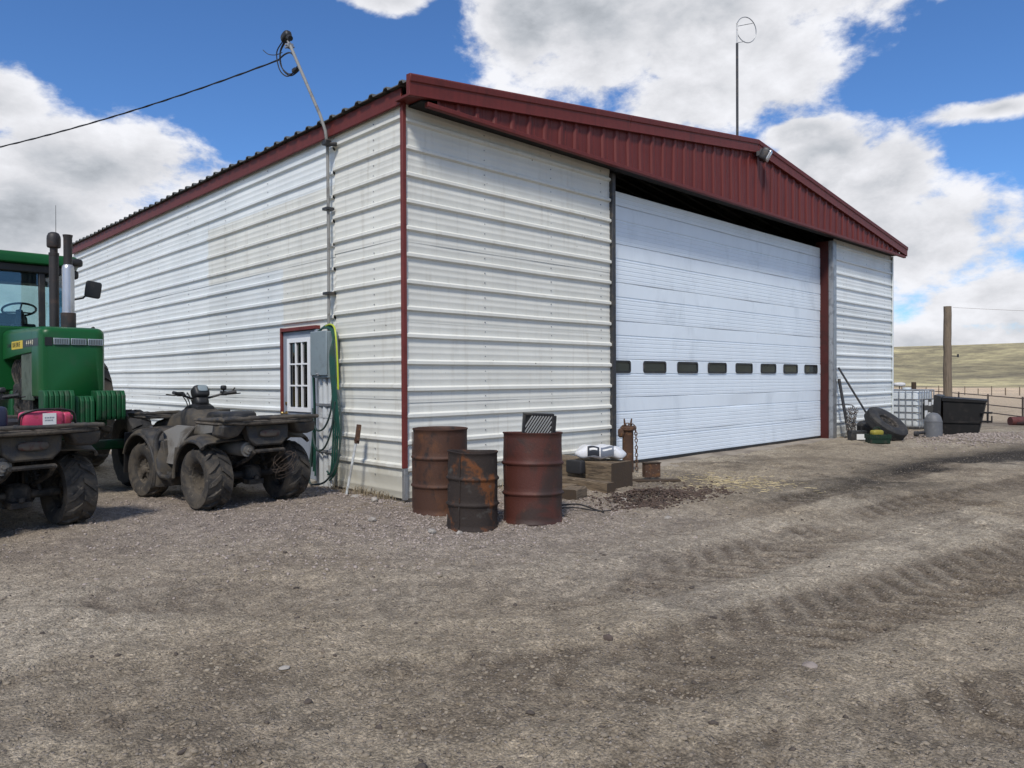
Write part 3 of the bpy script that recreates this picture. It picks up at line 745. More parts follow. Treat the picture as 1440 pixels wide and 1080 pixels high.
mb.box(-.067, -.0455, GY0+fw, GY1-fw, GZ0-.03, GZ0+fw); mb.box(-.067, -.0455, GY0+fw, GY1-fw, GZ1-fw, GZ1+.03)
pw = (GY1-GY0-2*fw)/3; ph = (GZ1-GZ0-2*fw)/3
for k in (1, 2):
    mb.box(-.062, -.03, GY0+fw+pw*k-.011, GY0+fw+pw*k+.011, GZ0+fw, GZ1-fw)
    mb.box(-.060, -.031, GY0+fw, GY1-fw, GZ0+fw+ph*k-.011, GZ0+fw+ph*k+.011)
mb.build('window_frame', M_wtrim, edoor, bevel=.002)
for i in range(3):
    for j in range(3):
        mb = MB(); mb.box(-.036, -.032, GY0+fw+pw*i+.0115, GY0+fw+pw*(i+1)-.0115, GZ0+fw+ph*j+.0115, GZ0+fw+ph*(j+1)-.0115)
        mb.build('pane', M_pane, edoor)
mb = MB(); mb.lathe([(.0, -.03), (.03, -.03), (.03, -.022), (.012, -.02), (.012, .02), (.028, .028), (.03, .045), (.02, .058), (0, .06)], 16, Matrix.Translation((-.075, 2.80, .90)) @ Matrix.Rotation(-math.pi/2, 4, 'Y'))
mb.build('door_knob', M_brass, edoor)
mb = MB(); mb.lathe([(0, 0), (.024, 0), (.024, .012), (0, .014)], 14, Matrix.Translation((-.045, 2.80, 1.04)) @ Matrix.Rotation(-math.pi/2, 4, 'Y')); mb.build('deadbolt', M_brass, edoor)
mb = MB(); mb.box(-.20, .0, DY0-.04, DY1+.04, -.05, .018); mb.build('door_sill', M_found, shed, bevel=.006)

# concrete apron in front of the overhead door
def apron():
    xs = np.linspace(DX0-.1, 12.3, 60); ys = np.linspace(-1.0, .26, 12); mb = MB(); vs = []
    for x in xs:
        for y in ys:
            yy = y if y > -.95 else y+.25*math.sin(x*1.3)+.1*math.sin(x*5.1)
            vs.append((x, yy, (-.012 if y > -.95 else -.07)+.004*math.sin(x*3)))
    mb.add(vs, [(i*12+j, (i+1)*12+j, (i+1)*12+j+1, i*12+j+1) for i in range(59) for j in range(11)])
    o = mb.build('concrete_apron', M_conc); o['kind'] = 'structure'
apron()

# ------------------------------------------------------------------ on and round the shed
def bez(p, n=14):
    """Catmull-Rom through points"""
    P = [Vector(q) for q in p]; out = []
    for i in range(len(P)-1):
        a = P[max(i-1, 0)]; b = P[i]; c = P[i+1]; d = P[min(i+2, len(P)-1)]
        for k in range(n):
            t = k/n
            out.append(.5*((2*b)+(c-a)*t+(2*a-5*b+4*c-d)*t*t+(3*b-a-3*c+d)*t**3))
    out.append(P[-1]); return out

# service mast and its wires
mast = thing('service_mast', 'grey conduit mast climbing the side wall and leaning out over the roof edge', 'mast', (-.1, 1.53, 1.9))
def L(p, o): return tuple(Vector(p)-o.location)
pts = [(-.10, 1.53, 2.0), (-.10, 1.52, 3.2), (-.10, 1.535, 4.4), (-.12, 1.55, 4.62), (-.18, 1.58, 4.82), (-.17, 2.44, 6.06)]
mb = MB(); mb.tube([L(p, mast) for p in pts], .021, 12); mb.build('pipe', M_mast, mast)
for z in (2.5, 3.6, 4.45):
    mb = MB(); mb.box(-.055-.0+0, .06, -.06, .06, z-1.9-.018, z-1.9+.018); mb.build('strap', M_dsteel, mast, bevel=.004)
mb = MB(); mb.box(-.09, .0, -.10, -.02, 2.50, 2.57); mb.tube([(-.02, -.06, 2.53), (.05, -.14, 2.52)], .03, 8); mb.build('photocell', M_black, mast, bevel=.01)
mb = MB(); mb.sup((0, 0, 0), (.06, .095, .055), .6, .7, 18, 10); mb.cyl((0, -.03, -.02), (0, -.10, -.10), .042, .036, 14)
wh = mb.build('weatherhead', M_black, mast); wh.location = L((-.17, 2.50, 6.14), mast); wh.rotation_euler = (math.radians(-18), 0, 0)
mb = MB(); mb.box(-.04, .04, -.035, .035, -.03, .03); mb.cyl((-.07, 0, 0), (.07, 0, 0), .012, n=8); mb.tube([(0, .03, 0), (0, .12, .02)], .018, 8)
cl = mb.build('insulator_clamp', M_galv, mast, bevel=.004); cl.location = L((-.17, 2.40, 5.98), mast)
mb = MB()
for off, pk in ((0, 0), (.02, 1), (-.02, 2)):
    mb.tube([L((p[0]+off, p[1], p[2]), mast) for p in bez([(-.17, 2.56, 6.09), (-.18, 2.66+.03*pk, 5.98), (-.18, 2.64, 5.78-.03*pk), (-.18, 2.42, 5.60-.02*pk), (-.17, 2.22, 5.58), (-.17, 2.16, 5.62)], 8)], .009, 6)
mb.tube([L(p, mast) for p in bez([(-.17, 2.20, 5.72), (-.18, 2.34, 5.86), (-.18, 2.52, 5.90), (-.18, 2.72, 5.88)], 8)], .011, 6)
mb.tube([L(p, mast) for p in bez([(-.18, 2.60, 5.95), (-.18, 2.80, 5.98), (-.18, 3.02, 6.06), (-.18, 3.18, 6.17)], 6)], .006, 6)
mb.build('drip_loop_wire', M_wire, mast)
mb = MB(); mb.sup((0, 0, 0), (.035, .06, .03), .6, .6, 12, 8); sp = mb.build('splice', M_black, mast); sp.location = L((-.17, 2.25, 5.60), mast)
# overhead line runs from the mast to a pole outside the frame
P0 = Vector((-.18, 2.72, 5.88)); P1 = Vector((-9.5, 20.0, 6.4))
pts = []
for k in range(61):
    t = k/60; p = P0.lerp(P1, t); p.z -= 4.3*t*(1-t); pts.append(p)
mb = MB()
for ph in (0, 2.1, 4.2):
    mb.tube([p+Vector((.009*math.cos(k*1.9+ph), 0, .009*math.sin(k*1.9+ph))) for k, p in enumerate(pts)], .0062, 5)
tag(mb.build('overhead_cable', M_wire), 'twisted black overhead cable sagging from the mast across the blue sky', 'cable')

# electrical box, pipes, hoses
eb = thing('electrical_box', 'tall grey electrical box on the side wall right of the entry door', 'electrical box', (-.06, 1.56, 1.40))
mb = MB(); mb.box(-.16, .0, -.20, .20, .0, .60); mb.build('enclosure', M_boxgrey, eb, bevel=.008)
mb = MB(); mb.box(-.182, -.1605, -.205, .205, .03, .605); mb.build('cover', M_boxgrey, eb, bevel=.01)
mb = MB(); mb.box(-.20, -.1825, -.02, .02, .02, .06); mb.cyl((-.185, .0, .05), (-.215, 0, .05), .01, n=8); mb.build('latch', M_galv, eb, bevel=.003)
for y, r, z0 in ((.09, .045, -1.42), (-.02, .048, -1.42), (-.13, .036, -1.43)):
    mb = MB(); mb.tube([(-.075, y, .0), (-.075, y, -.5), (-.072, y+.004, z0)], r, 14); mb.cyl((-.075, y, -.52), (-.075, y, -.40), r+.007, n=14)
    mb.build('conduit', M_pvc, eb)
for z in (-.35, -.95):
    mb = MB(); mb.box(-.13, .01, -.20, .16, z-.018, z+.018); mb.build('strut', M_galv, eb, bevel=.004)
def hose(name, m, label, paths, r, grp='hoses hung over the electrical box'):
    mb = MB()
    for p in paths: mb.tube(bez(p, 10), r, 8)
    return tag(mb.build(name, m), label, 'hose', grp)
X = -.16
g1 = []
for k in range(4):
    d = .012*k
    g1.append([(X-.0-d, 1.80+d*2, .10+.06*k), (X-d, 1.79-d, .9), (X-.02-d, 1.78-d, 1.75), (X-.03+.02*k, 1.68, 1.98+.016*k), (X-.01+.02*k, 1.50, 2.045+.014*k), (X-.0+.015*k, 1.35, 1.98), (X-.02-d, 1.27+d, 1.70), (X-.02-d, 1.22+d, 1.2), (X-d, 1.18+.03*k, .6+.05*k), (X-.02-d, 1.24+.02*k, .22), (X-.02-d, 1.40, .08+.04*k)])
hose('garden_hose', M_hose, 'dark green garden hose looped over the top of the grey electrical box', g1, .0115)
hose('garden_hose', M_hosey, 'bright yellow hose hanging down the right edge of the electrical box',
     [[(X+.03, 1.60, 2.06), (X+.02, 1.45, 2.09), (X-.0, 1.30, 2.05), (X-.02, 1.22, 1.9), (X-.02, 1.19, 1.6), (X-.02, 1.175, 1.25)]], .012)
hose('garden_hose', M_hosed, 'grey green hose drooping in low loops in front of the conduits', [
    [(X-.05, 1.76, 1.0), (X-.07, 1.70, .82), (X-.09, 1.58, .72), (X-.08, 1.42, .76), (X-.06, 1.30, .96), (X-.04, 1.25, 1.3)],
    [(X-.05, 1.77, .68), (X-.07, 1.68, .52), (X-.09, 1.54, .46), (X-.08, 1.40, .52), (X-.06, 1.28, .74), (X-.04, 1.22, 1.1)],
    [(X-.05, 1.80, .5), (X-.07, 1.80, .2), (X-.13, 1.72, .06), (X-.2, 1.5, .035), (X-.16, 1.25, .10), (X-.08, 1.12, .34), (X-.04, 1.08, .72), (X-.03, 1.13, 1.05), (X-.03, 1.2, 1.3)]], .0125)
# iron bar leaning by the corner
bar = thing('digging_bar', 'slim grey bar with a rusty head leaning on the wall near the corner', 'bar', (-.34, .74, .0), 0)
mb = MB(); mb.tube([(0, 0, -.03), (.115, -.055, .66)], .016, 10); mb.build('shaft', M_pvc, bar)
mb = MB(); mb.bar((.115, -.055, .60), (.142, -.068, .83), .05, .055); mb.build('head', M_rust, bar, bevel=.006)
mb = MB(); mb.bar((.110, -.10, .655), (.118, -.02, .63), .035, .04); mb.build('collar', M_rust, bar, bevel=.005)

# floodlight at the gable peak
fl = thing('floodlight', 'dark floodlight with a pale lens under the gable peak', 'floodlight', (7.82, -.38, 5.53), math.radians(22)); fl.scale = (.62, .62, .62)
mb = MB(); mb.box(-.06, .06, .0, .08, -.06, .10); mb.build('mount', M_dsteel, fl, bevel=.01)
m4 = Matrix.Translation((.02, -.16, -.02)) @ Matrix.Rotation(math.radians(28), 4, 'X')
mb = MB(); mb.sup((0, 0, 0), (.19, .13, .20), .45, .45, 20, 12, m4); mb.box(-.13, .13, .08, .17, -.11, .11, m4); mb.build('housing', M_dsteel, fl)
mb = MB(); mb.sup((0, -.125, 0), (.165, .03, .17), .4, .4, 20, 10, m4); mb.build('lens', M_lamp, fl)
# antenna on the roof
an = thing('antenna', 'halo antenna ring on a slim black pole above the ridge', 'antenna', (7.70, .0, 5.70))
mb = MB(); mb.cyl((0, 0, 0), (0, 0, 1.98), .024, n=12); mb.build('pole', M_dsteel, an)
mb = MB(); mb.cyl((0, 0, 1.98), (0, 0, 2.36), .016, n=10); mb.build('tip', M_whitep, an)
mb = MB(); mb.tube([(.205+.205*math.cos(q), -.08-.09*math.cos(q), 2.27+.24*math.sin(q)) for q in np.linspace(0, 2*math.pi, 40, endpoint=False)], .0085, 6, True); mb.build('loop', M_galv, an)
mb = MB(); mb.tube([(0, 0, 2.30), (.34, -.14, 2.42)], .006, 6); mb.build('strut', M_galv, an); mb = MB(); mb.tube([(0, 0, 1.99), (.16, -.07, 2.04)], .005, 6); mb.build('strut', M_galv, an)

# ------------------------------------------------------------------ barrels
def barrel(name, label, x, y, R, H, m, seed, rz=0, dent=.012, tilt=(0, 0), inner=None):
    t = thing(name, label, 'barrel', (x, y, float(yz(x, y)[0])-.015), rz, 'rusty barrels by the shed corner'); t.rotation_euler = (tilt[0], tilt[1], rz)
    h1, h2 = H*.335, H*.665
    pr = [(R-.006, .0), (R+.004, .006), (R+.004, .018), (R-.004, .026)]
    for h in (h1, h2): pr += [(R-.004, h-.028), (R-.001, h-.020), (R+.012, h-.008), (R+.012, h+.004), (R-.001, h+.016), (R-.004, h+.024)]
    prs = []
    for (a, b), (c, d) in zip(pr[:-1], pr[1:]):
        prs.append((a, b))
        if d-b > .1:
            for k in range(1, 6): prs.append((a+(c-a)*k/6, b+(d-b)*k/6))
    prs.append(pr[-1])
    top = [(R-.004, H-.02+k*0) for k in (0,)]
    last = prs[-1]
    for k in range(1, 6): prs.append((R-.004, last[1]+(H-.02-last[1])*k/6))
    prs += [(R-.004, H-.02), (R+.004, H-.012), (R+.005, H-.003), (R, H), (R-.006, H-.004), (R-.010, H-.03), (R-.010, H*.6), (R-.012, .03), (0.001, .028)]
    def fn(p, q):
        k = 1+dent*math.sin(2*q+seed)*p.z/H+dent*.6*math.sin(5*q+seed*2+p.z*6)
        v = vnoise3(np.array([[math.cos(q)*2.3+seed*9, math.sin(q)*2.3, p.z*5]]))[0]-.5
        k += v*dent*1.6
        return Vector((p.x*k, p.y*k, p.z+.5*max(0, dent-.013)*math.sin(2*q+seed*3)*(p.z/H)**4))
    mb = MB(); mb.lathe(prs, 48, None, fn); mb.build('shell', m, t, smooth=50)
    mb = MB(); mb.box(-.006, .006, -R-.0035, -R+.004, .04, H-.04); s = mb.build('seam', m, t); s.rotation_euler = (0, 0, 3.6+seed*.2)
    return t
barrel('rusted_barrel', 'tall brown rusted barrel standing closest to the shed corner', -.30, -1.02, .288, .875, M_rustA, .4, .3, .013)
barrel('rusted_barrel', 'short scorched rusty barrel with a crooked rim in front of the tall brown one', -.58, -1.84, .238, .725, M_rustB, 1.7, 1.1, .026, (math.radians(1.5), math.radians(1.0)))
b3 = barrel('rusted_barrel', 'dark red rusted barrel holding a black framed filter', .04, -2.03, .288, .875, M_rustC, 2.9, .2, .017, (math.radians(-1.0), math.radians(2.2)))
# filter panel standing in the red barrel
ft = thing('air_filter', 'black framed pleated filter panel standing in the dark red barrel', 'filter', (.16, -1.98, .80), math.radians(-32)); ft.rotation_euler = (math.radians(4), math.radians(3), math.radians(-32))
FW, FH = .155, .235
mb = MB(); mb.box(-FW, FW, -.028, .028, FH-.022, FH); mb.box(-FW, FW, -.028, .028, -.07, -.045); mb.box(-FW, -FW+.022, -.027, .027, -.0445, FH-.0225); mb.box(FW-.022, FW, -.027, .027, -.0445, FH-.0225)
mb.box(FW+.002, FW+.03, -.01, .03, -.07, FH-.02)
mb.build('frame', M_black, ft, bevel=.003)
mb = MB(); n = 13
for k in range(n+6):
    x = -FW+.01-.07+(2*FW+.06)*k/n
    p = [(x, -.045), (x+.15, FH-.024)]
    a, b = Vector((p[0][0], -.020, p[0][1])), Vector((p[1][0], -.020, p[1][1]))
    # clip the slanted pleat to the frame
    lo, hi = -FW+.022, FW-.022
    d = b-a; t0, t1 = 0, 1
    if a.x < lo: t0 = (lo-a.x)/d.x
    if b.x > hi: t1 = (hi-a.x)/d.x
    if t1-t0 > .08: mb.bar(a+d*t0, a+d*t1, .011, .010, (0, 1, 0))
mb.build('pleats', M_filter, ft)['kind'] = 'stuff'
mb = MB(); mb.box(-FW+.02, FW-.02, -.012, .015, -.044, FH-.023); mb.build('core', M_dec, ft)

# ------------------------------------------------------------------ timbers, bag, bollard, small things by the overhead door
def beam(label, a, b, w, h, m=M_tie, mend=M_tied, z=0, name='timber_beam', cat='timber'):
    a = Vector((a[0], a[1], 0)); b = Vector((b[0], b[1], 0)); d = b-a; ln = d.length
    t = thing(name, label, cat, (a.x, a.y, float(yz(a.x, a.y)[0])+z-.012), math.atan2(d.y, d.x))
    mb = MB(); n = 12
    rings = []
    for k in range(n+1):
        x = ln*k/n; c = .012
        r = [(-w/2+c, 0), (w/2-c, 0), (w/2, c), (w/2, h-c), (w/2-c, h), (-w/2+c, h), (-w/2, h-c), (-w/2, c)]
        rings.append([Vector((x, p, q)) for p, q in r])
    mb.loft(rings, caps=False); mb.wob(.006, 7, seed=a.x); mb.build('body', m, t, smooth=40)
    mb2 = MB(); mb2.v = [tuple(p) for p in mb.v]; k = 8
    e = MB(); e.add([mb.v[i] for i in range(8)], [tuple(range(7, -1, -1))]); e.build('end_grain', mend, t); e = MB(); e.add([mb.v[n*8+i] for i in range(8)], [tuple(range(8))]); e.build('end_grain', mend, t)
    return t
beam('heavy weathered timber under the white bag, with a dark sawn end', (2.40, .0-.08), (2.42, -1.30), .44, .36)
beam('lower split timber lying along the front of the heavy one', (2.02, -.10), (1.99, -1.46), .15, .17)
beam('thin timber offcut lying flat behind the small block', (1.62, -.40), (1.72, -1.12), .16, .085)
beam('small square timber block on the gravel beside the red barrel', (1.22, -1.44), (1.55, -1.32), .22, .13, cat='block', name='timber_block')
t = thing('rubber_block', 'black rubber block tucked against the heavy timber below the bag', 'block', (2.10, -.80, .155), math.radians(-90))
mb = MB(); mb.sup((0, 0, .085), (.13, .05, .085), .2, .2, 20, 10); mb.build('body', M_tie_black, t)
bag = thing('feed_bag', 'plump white plastic bag with dark print lying on the heavy timber', 'bag', (2.42, -.95, .345), math.radians(-50)); bag.scale = (.84, .9, 1)
def bagfn(p):
    k = max(0, abs(p.x)/.41-.55)/.45
    return Vector((p.x, p.y*(1-.25*k*k)+.012*math.sin(p.x*17), p.z*(1-.72*k*k)+.012*math.sin(p.x*21+p.y*13)-.10*max(0, p.x-.2)-.02*k))
mb = MB(); mb.sup((0, 0, .075), (.40, .19, .085), .62, .55, 48, 18, None, bagfn); mb.wob(.007, 9); mb.build('film', M_bag, bag, smooth=60)
def bagskin(u0, u1, v0, v1, m, name):
    """print lying on the bulged side of the bag"""
    mb = MB(); vs = []; nx, nz = 12, 6
    def pw(v, e): return math.copysign(abs(v)**e, v)
    for i in range(nx+1):
        for j in range(nz+1):
            x = u0+(u1-u0)*i/nx; t = v0+(v1-v0)*j/nz
            p = Vector((x, -.19*1.02*pw(math.cos(t), .62), .085*1.03*pw(math.sin(t), .62))); q = bagfn(p); vs.append((q.x, q.y-.008, q.z+.080))
    mb.add(vs, [(i*(nz+1)+j, (i+1)*(nz+1)+j, (i+1)*(nz+1)+j+1, i*(nz+1)+j+1) for i in range(nx) for j in range(nz)])
    return mb.build(name, m, bag, smooth=60)
bagskin(-.20, -.02, -.35, .9, M_print, 'print_panel'); bagskin(0.0, .20, -.3, .85, M_print2, 'print_panel')
bagskin(-.17, -.05, .15, .45, M_label, 'print_line'); bagskin(.03, .17, .2, .42, M_label, 'print_line')

bo = thing('steel_bollard', 'rusty steel post with a chain draped over it left of the overhead door', 'bollard', (3.74, -.40, -.05), math.radians(-40))
mb = MB(); mb.lathe([(.082, 0), (.083, .3), (.081, .7), (.083, .705), (.083, .72), (.0, .73)], 24); mb.wob(.004, 12); mb.build('post', M_rust, bo)
mb = MB(); mb.lathe([(.10, .655), (.112, .665), (.112, .70), (.10, .715), (.088, .72)], 24); mb.sup((-.105, -.02, .62), (.045, .05, .07), .6, .6, 14, 8); mb.build('collar', M_rust, bo)
for sx in (-.045, .045):
    mb = MB(); mb.tube([(sx, 0, .70), (sx*1.1, 0, .78), (sx*1.25, -.005, .83)], [.014, .014, .010], 8); mb.build('prong', M_rust, bo)
def chain(path, link, r, m, name, parent=None, label=None, cat=None, kind=None):
    """interlocking oval links along a path"""
    P = bez(path, 24); seg = []; acc = 0; pos = [P[0]]
    for a, b in zip(P[:-1], P[1:]):
        acc += (b-a).length
        if acc >= link*.72: pos.append(b); acc = 0
    mb = MB()
    for i in range(len(pos)-1):
        a, b = pos[i], pos[i+1]; d = (b-a).normalized(); u = d.orthogonal().normalized()
        u = (Matrix.Rotation(math.pi/2*(i % 2)+.4+rng.uniform(-.3, .3), 3, d) @ u)
        c = (a+b)/2; pts = []
        for q in np.linspace(0, 2*math.pi, 9, endpoint=False): pts.append(c+d*math.cos(q)*link*.5+u*math.sin(q)*link*.30)
        mb.tube(pts, r, 5, True)
    o = mb.build(name, m, parent)
    if kind: o['kind'] = kind
    if label: tag(o, label, cat)
    return o
pth = [(-.09, -.06, .60), (-.10, -.03, .70), (-.04, -.06, .745), (.05, -.05, .745), (.105, -.03, .68), (.115, -.04, .50), (.118, -.045, .25), (.12, -.05, .06)]
bzm = Matrix.Translation(bo.location) @ Matrix.Rotation(math.radians(-40), 4, 'Z')
chain([bzm @ Vector(p) for p in pth], .062, .0075, M_chainr, 'draped_chain', None, 'rusty chain draped over the top of the steel post', 'chain')
beam('thin plank lying flat on the dirt right of the heavy timber', (2.75, -.82), (3.45, -1.48), .14, .04, M_tied, M_tied, name='plank', cat='plank')
t = thing('steel_channel', 'short upright piece of rusty steel channel standing on the thin plank', 'channel', (3.20, -1.22, .035), math.radians(-30))
mb = MB(); mb.box(-.11, .11, -.008, .008, 0, .19); mb.box(-.11, -.095, .0081, .10, 0, .19); mb.box(.095, .11, .0081, .10, 0, .19); mb.build('web', M_rust, t, bevel=.003)
mb = MB(); mb.box(-.12, .12, -.02, .11, .19, .202); mb.build('cap_plate', M_tied, t, bevel=.003)
tag((lambda m_: (m_.tube(bez([(.70, -1.74, .02), (.80, -1.95, .05), (.86, -2.12, .012), (.80, -2.30, .012)], 8), .009, 6), m_.tube(bez([(.66, -1.80, .01), (.72, -2.02, .03), (.80, -2.22, .012), (.92, -2.30, .012)], 8), .007, 6), m_)[-1])(MB()).build('cable_scrap', M_black), 'scrap of black cable on the gravel right of the red barrel', 'cable')
# dark clods and straw swept out of the door
n = 1700
cx = np.concatenate([nrng.normal(2.10, .40, n//2), nrng.normal(1.62, .20, n//4), nrng.normal(2.62, .28, n-n//2-n//4)])
cy = np.concatenate([nrng.normal(-1.95, .22, n//2), nrng.normal(-2.28, .12, n//4), nrng.normal(-2.25, .16, n-n//2-n//4)])
hp = .10*np.exp(-(((cx-2.0)/.42)**2+((cy+1.95)/.26)**2))
scatter('earth_clods', cx, cy, nrng.uniform(.005, .024, n), M_bark, .6, .25, hp*nrng.uniform(.1, 1, n))
def sticks(name, x, y, ln, r, m):
    mb = MB()
    z = yz(x, y)
    for i in range(len(x)):
        a = rng.uniform(0, 6.28); l = ln*rng.uniform(.5, 1.4); b = rng.uniform(-.15, .25)
        p = Vector((x[i], y[i], z[i]+r)); d = Vector((math.cos(a), math.sin(a), b*.5))*l
        mb.tube([p-d/2, p+d*.1+Vector((0, 0, l*.06)), p+d/2], r, 3, caps=False)
    o = mb.build(name, m, smooth=0); o['kind'] = 'stuff'; return o
sticks('straw', nrng.normal(3.75, .35, 420), nrng.normal(-2.1, .38, 420), .07, .0035, M_straw)
sticks('dry_stalk_litter', np.concatenate([nrng.uniform(-4.6, 3, 110), nrng.normal(-.55, .35, 90)]), np.concatenate([nrng.uniform(-6, -1.6, 110), nrng.normal(-.02, .18, 90)-.25]), .07, .0022, M_twig)
# loose stones: dense gravel by the corner, sparse over the yard
def spread(n):
    """points thinning out with distance from the photographer's side of the yard"""
    r = 1.9+15*nrng.uniform(0, 1, n)**1.5; a = nrng.uniform(.05, 1.52, n)
    return -5.14+r*np.sin(a), -7.08+r*np.cos(a)
x, y = spread(21000); ok = ~((x > -.1) & (y > -.1))
x, y = x[ok], y[ok]; x_ = x; y_ = y
scatter('loose_gravel', x, y, .0025+.0065*nrng.uniform(0, 1, len(x))**3, M_pebble, .6, .3)
n = 7000; x = np.concatenate([nrng.normal(-.2, 1.25, n), nrng.normal(-1.6, 1.3, n//2)]); y = np.concatenate([nrng.normal(-1.5, .7, n), nrng.normal(.3, .9, n//2)])
ok = ~((x > -.1) & (y > -.1)); x, y = x[ok], y[ok]
scatter('corner_gravel', x, y, .004+.014*nrng.uniform(0, 1, len(x))**3, M_stone, .65, .3)
n = 2600; x = nrng.normal(13.7, 1.0, n); y = nrng.normal(-2.4, .45, n); scatter('mound_gravel', x, y, .008+.026*nrng.uniform(0, 1, n)**2, M_stone, .7, .3)
n = 420; x, y = spread(n); ok = ~((x > -.1) & (y > -.1)); x, y = x[ok], y[ok]
scatter('soil_lumps', x, y, .006+.018*nrng.uniform(0, 1, len(x))**2, M_clod, .5, .42)
x, y = spread(24000); ok = ~((x > -.1) & (y > -.1)); x, y = x[ok], y[ok]
scatter('soil_crumbs', x, y, .004+.013*nrng.uniform(0, 1, len(x))**2.6, M_soilc, .5, .48)
def rock(label, x, y, s, m, flat=.6):
    v0, f0 = ico(); mb = MB(); k = [1+rng.uniform(-.22, .22) for _ in v0]
    mb.add([(p[0]*s*q, p[1]*s*.8*q, p[2]*s*flat*q) for p, q in zip(v0, k)], [tuple(int(i) for i in f) for f in f0])
    me_o = mb.build('rock', m, None, bevel=s*.12, smooth=30)
    me_o.location = (x, y, float(yz(x, y)[0])+s*flat*.35); me_o.rotation_euler = (0, 0, rng.uniform(0, 6))
    return tag(me_o, label, 'rock', 'larger stones on the yard')
M_wstone = mat('pale_stone', (.37, .34, .30), .9, c2=(.28, .25, .22), s2=12)
M_dstone = mat('brown_stone', (.10, .075, .062), .95, c2=(.06, .045, .04), s2=12)
rock('pale stone lying in front of the scorched barrel on its left', -1.02, -1.80, .055, M_wstone)
rock('smaller pale stone touching the foot of the scorched barrel', -.85, -1.98, .038, M_wstone)
rock('pale stone on the gravel left of the barrels', -1.13, -1.00, .045, M_wstone)
rock('whitish stone beside the end of the timbers', 1.66, -1.90, .05, M_wstone)
rock('lone whitish stone out in front of the dirt clods', 1.04, -2.92, .05, M_wstone, .4)
rock('rounded stone at the wall foot just left of the corner', -.42, .02, .06, M_wstone)
rock('flat stone at the wall foot below the leaning bar', -.42, .42, .07, M_wstone, .45)
rock('flat pale stone half buried on the right of the bare yard', -1.72, -5.56, .045, M_stone, .4)
rock('dark brown clod alone in the middle of the yard', -2.05, -4.62, .032, M_dstone, .7)
rock('light flat stone half buried in the left middle of the yard', -3.43, -3.72, .035, M_wstone, .35)

# ------------------------------------------------------------------ right of the overhead door
def tyre_mesh(R, w, rr, lugs, lug_h, n=48, style='atv', seed=0):
    """tyre about the x axis; lugs stand proud of the carcass"""
    mb = MB(); h = w/2
    pr = [(rr, -h*.62), (rr+.012, -h*.78), (rr+(R-rr)*.45, -h*1.0), (rr+(R-rr)*.8, -h*.95), (R-lug_h, -h*.72), (R-lug_h*.7, -h*.3), (R-lug_h*.6, 0), (R-lug_h*.7, h*.3), (R-lug_h, h*.72), (rr+(R-rr)*.8, h*.95), (rr+(R-rr)*.45, h*1.0), (rr+.012, h*.78), (rr, h*.62), (rr-.004, 0)]
    m = Matrix.Rotation(math.pi/2, 4, 'Y')
    mb.lathe(pr+[pr[0]], n, m)
    for i in range(lugs):
        for s in (-1, 1):
            q0 = 2*math.pi*(i+(.5 if s > 0 else 0))/lugs
            # a slanted block from the shoulder towards the middle
            P = []
            for (xx, dq, rad) in ((s*h*.06, .0, R), (s*h*.55, .10, R), (s*h*.93, .17, R-lug_h*1.1)):
                q = q0+dq*(.62/R if style == 'atv' else .5); P.append((xx, q, rad))
            wq = .30*2*math.pi/lugs
            vs = []
            for (xx, q, rad) in P:
                for (dq, dr) in ((-wq*.7, -lug_h*1.5), (-wq*.5, 0), (wq*.5, 0), (wq*.7, -lug_h*1.5)):
                    vs.append((xx, (rad+dr)*math.cos(q+dq), (rad+dr)*math.sin(q+dq)))
            fs = [(a*4+b, a*4+b+1, a*4+b+5, a*4+b+4) for a in range(2) for b in range(3)]+[(3, 2, 1, 0), (8, 9, 10, 11)]
            mb.add(vs, fs)
    return mb
def wheel(parent, pos, R, w, rr, lugs, lug_h, mt, mr, side=1, style='atv', spokes=5, hub=.05, steer=0.0, deep=.3):
    g = part('wheel', parent); g.location = pos; g.rotation_euler = (0.15*rng.random(), 0, steer)
    tyre_mesh(R, w, rr, lugs, lug_h, style=style).build('tyre', mt, g, smooth=40, fixn=False)
    mb = MB(); m = Matrix.Rotation(math.pi/2*side, 4, 'Y'); h = w/2
    d = h*(.62-deep)
    mb.lathe([(rr+.006, h*.70), (rr+.012, h*.62), (rr-.006, h*.58), (rr-.016, d+.01), (rr*.55, d), (rr*.5, d+.012), (hub+.012, d+.02), (hub, d+.045), (hub*.6, d+.055), (0, d+.055)], 40, m)
    mb.lathe([(rr-.01, -h*.6), (rr-.012, d)], 30, m)
    for k in range(spokes):
        q = 2*math.pi*k/spokes
        mb.box(rr*.34, rr*.80, -rr*.07, rr*.07, d+.001, d+.026, m @ Matrix.Rotation(q, 4, 'Z'))
        mb.cyl(m @ Vector((rr*.42*math.cos(q+.6), rr*.42*math.sin(q+.6), d)), m @ Vector((rr*.42*math.cos(q+.6), rr*.42*math.sin(q+.6), d+.025)), rr*.06, n=6)
    mb.build('rim', mr, g, smooth=35, bevel=.003)
    return g
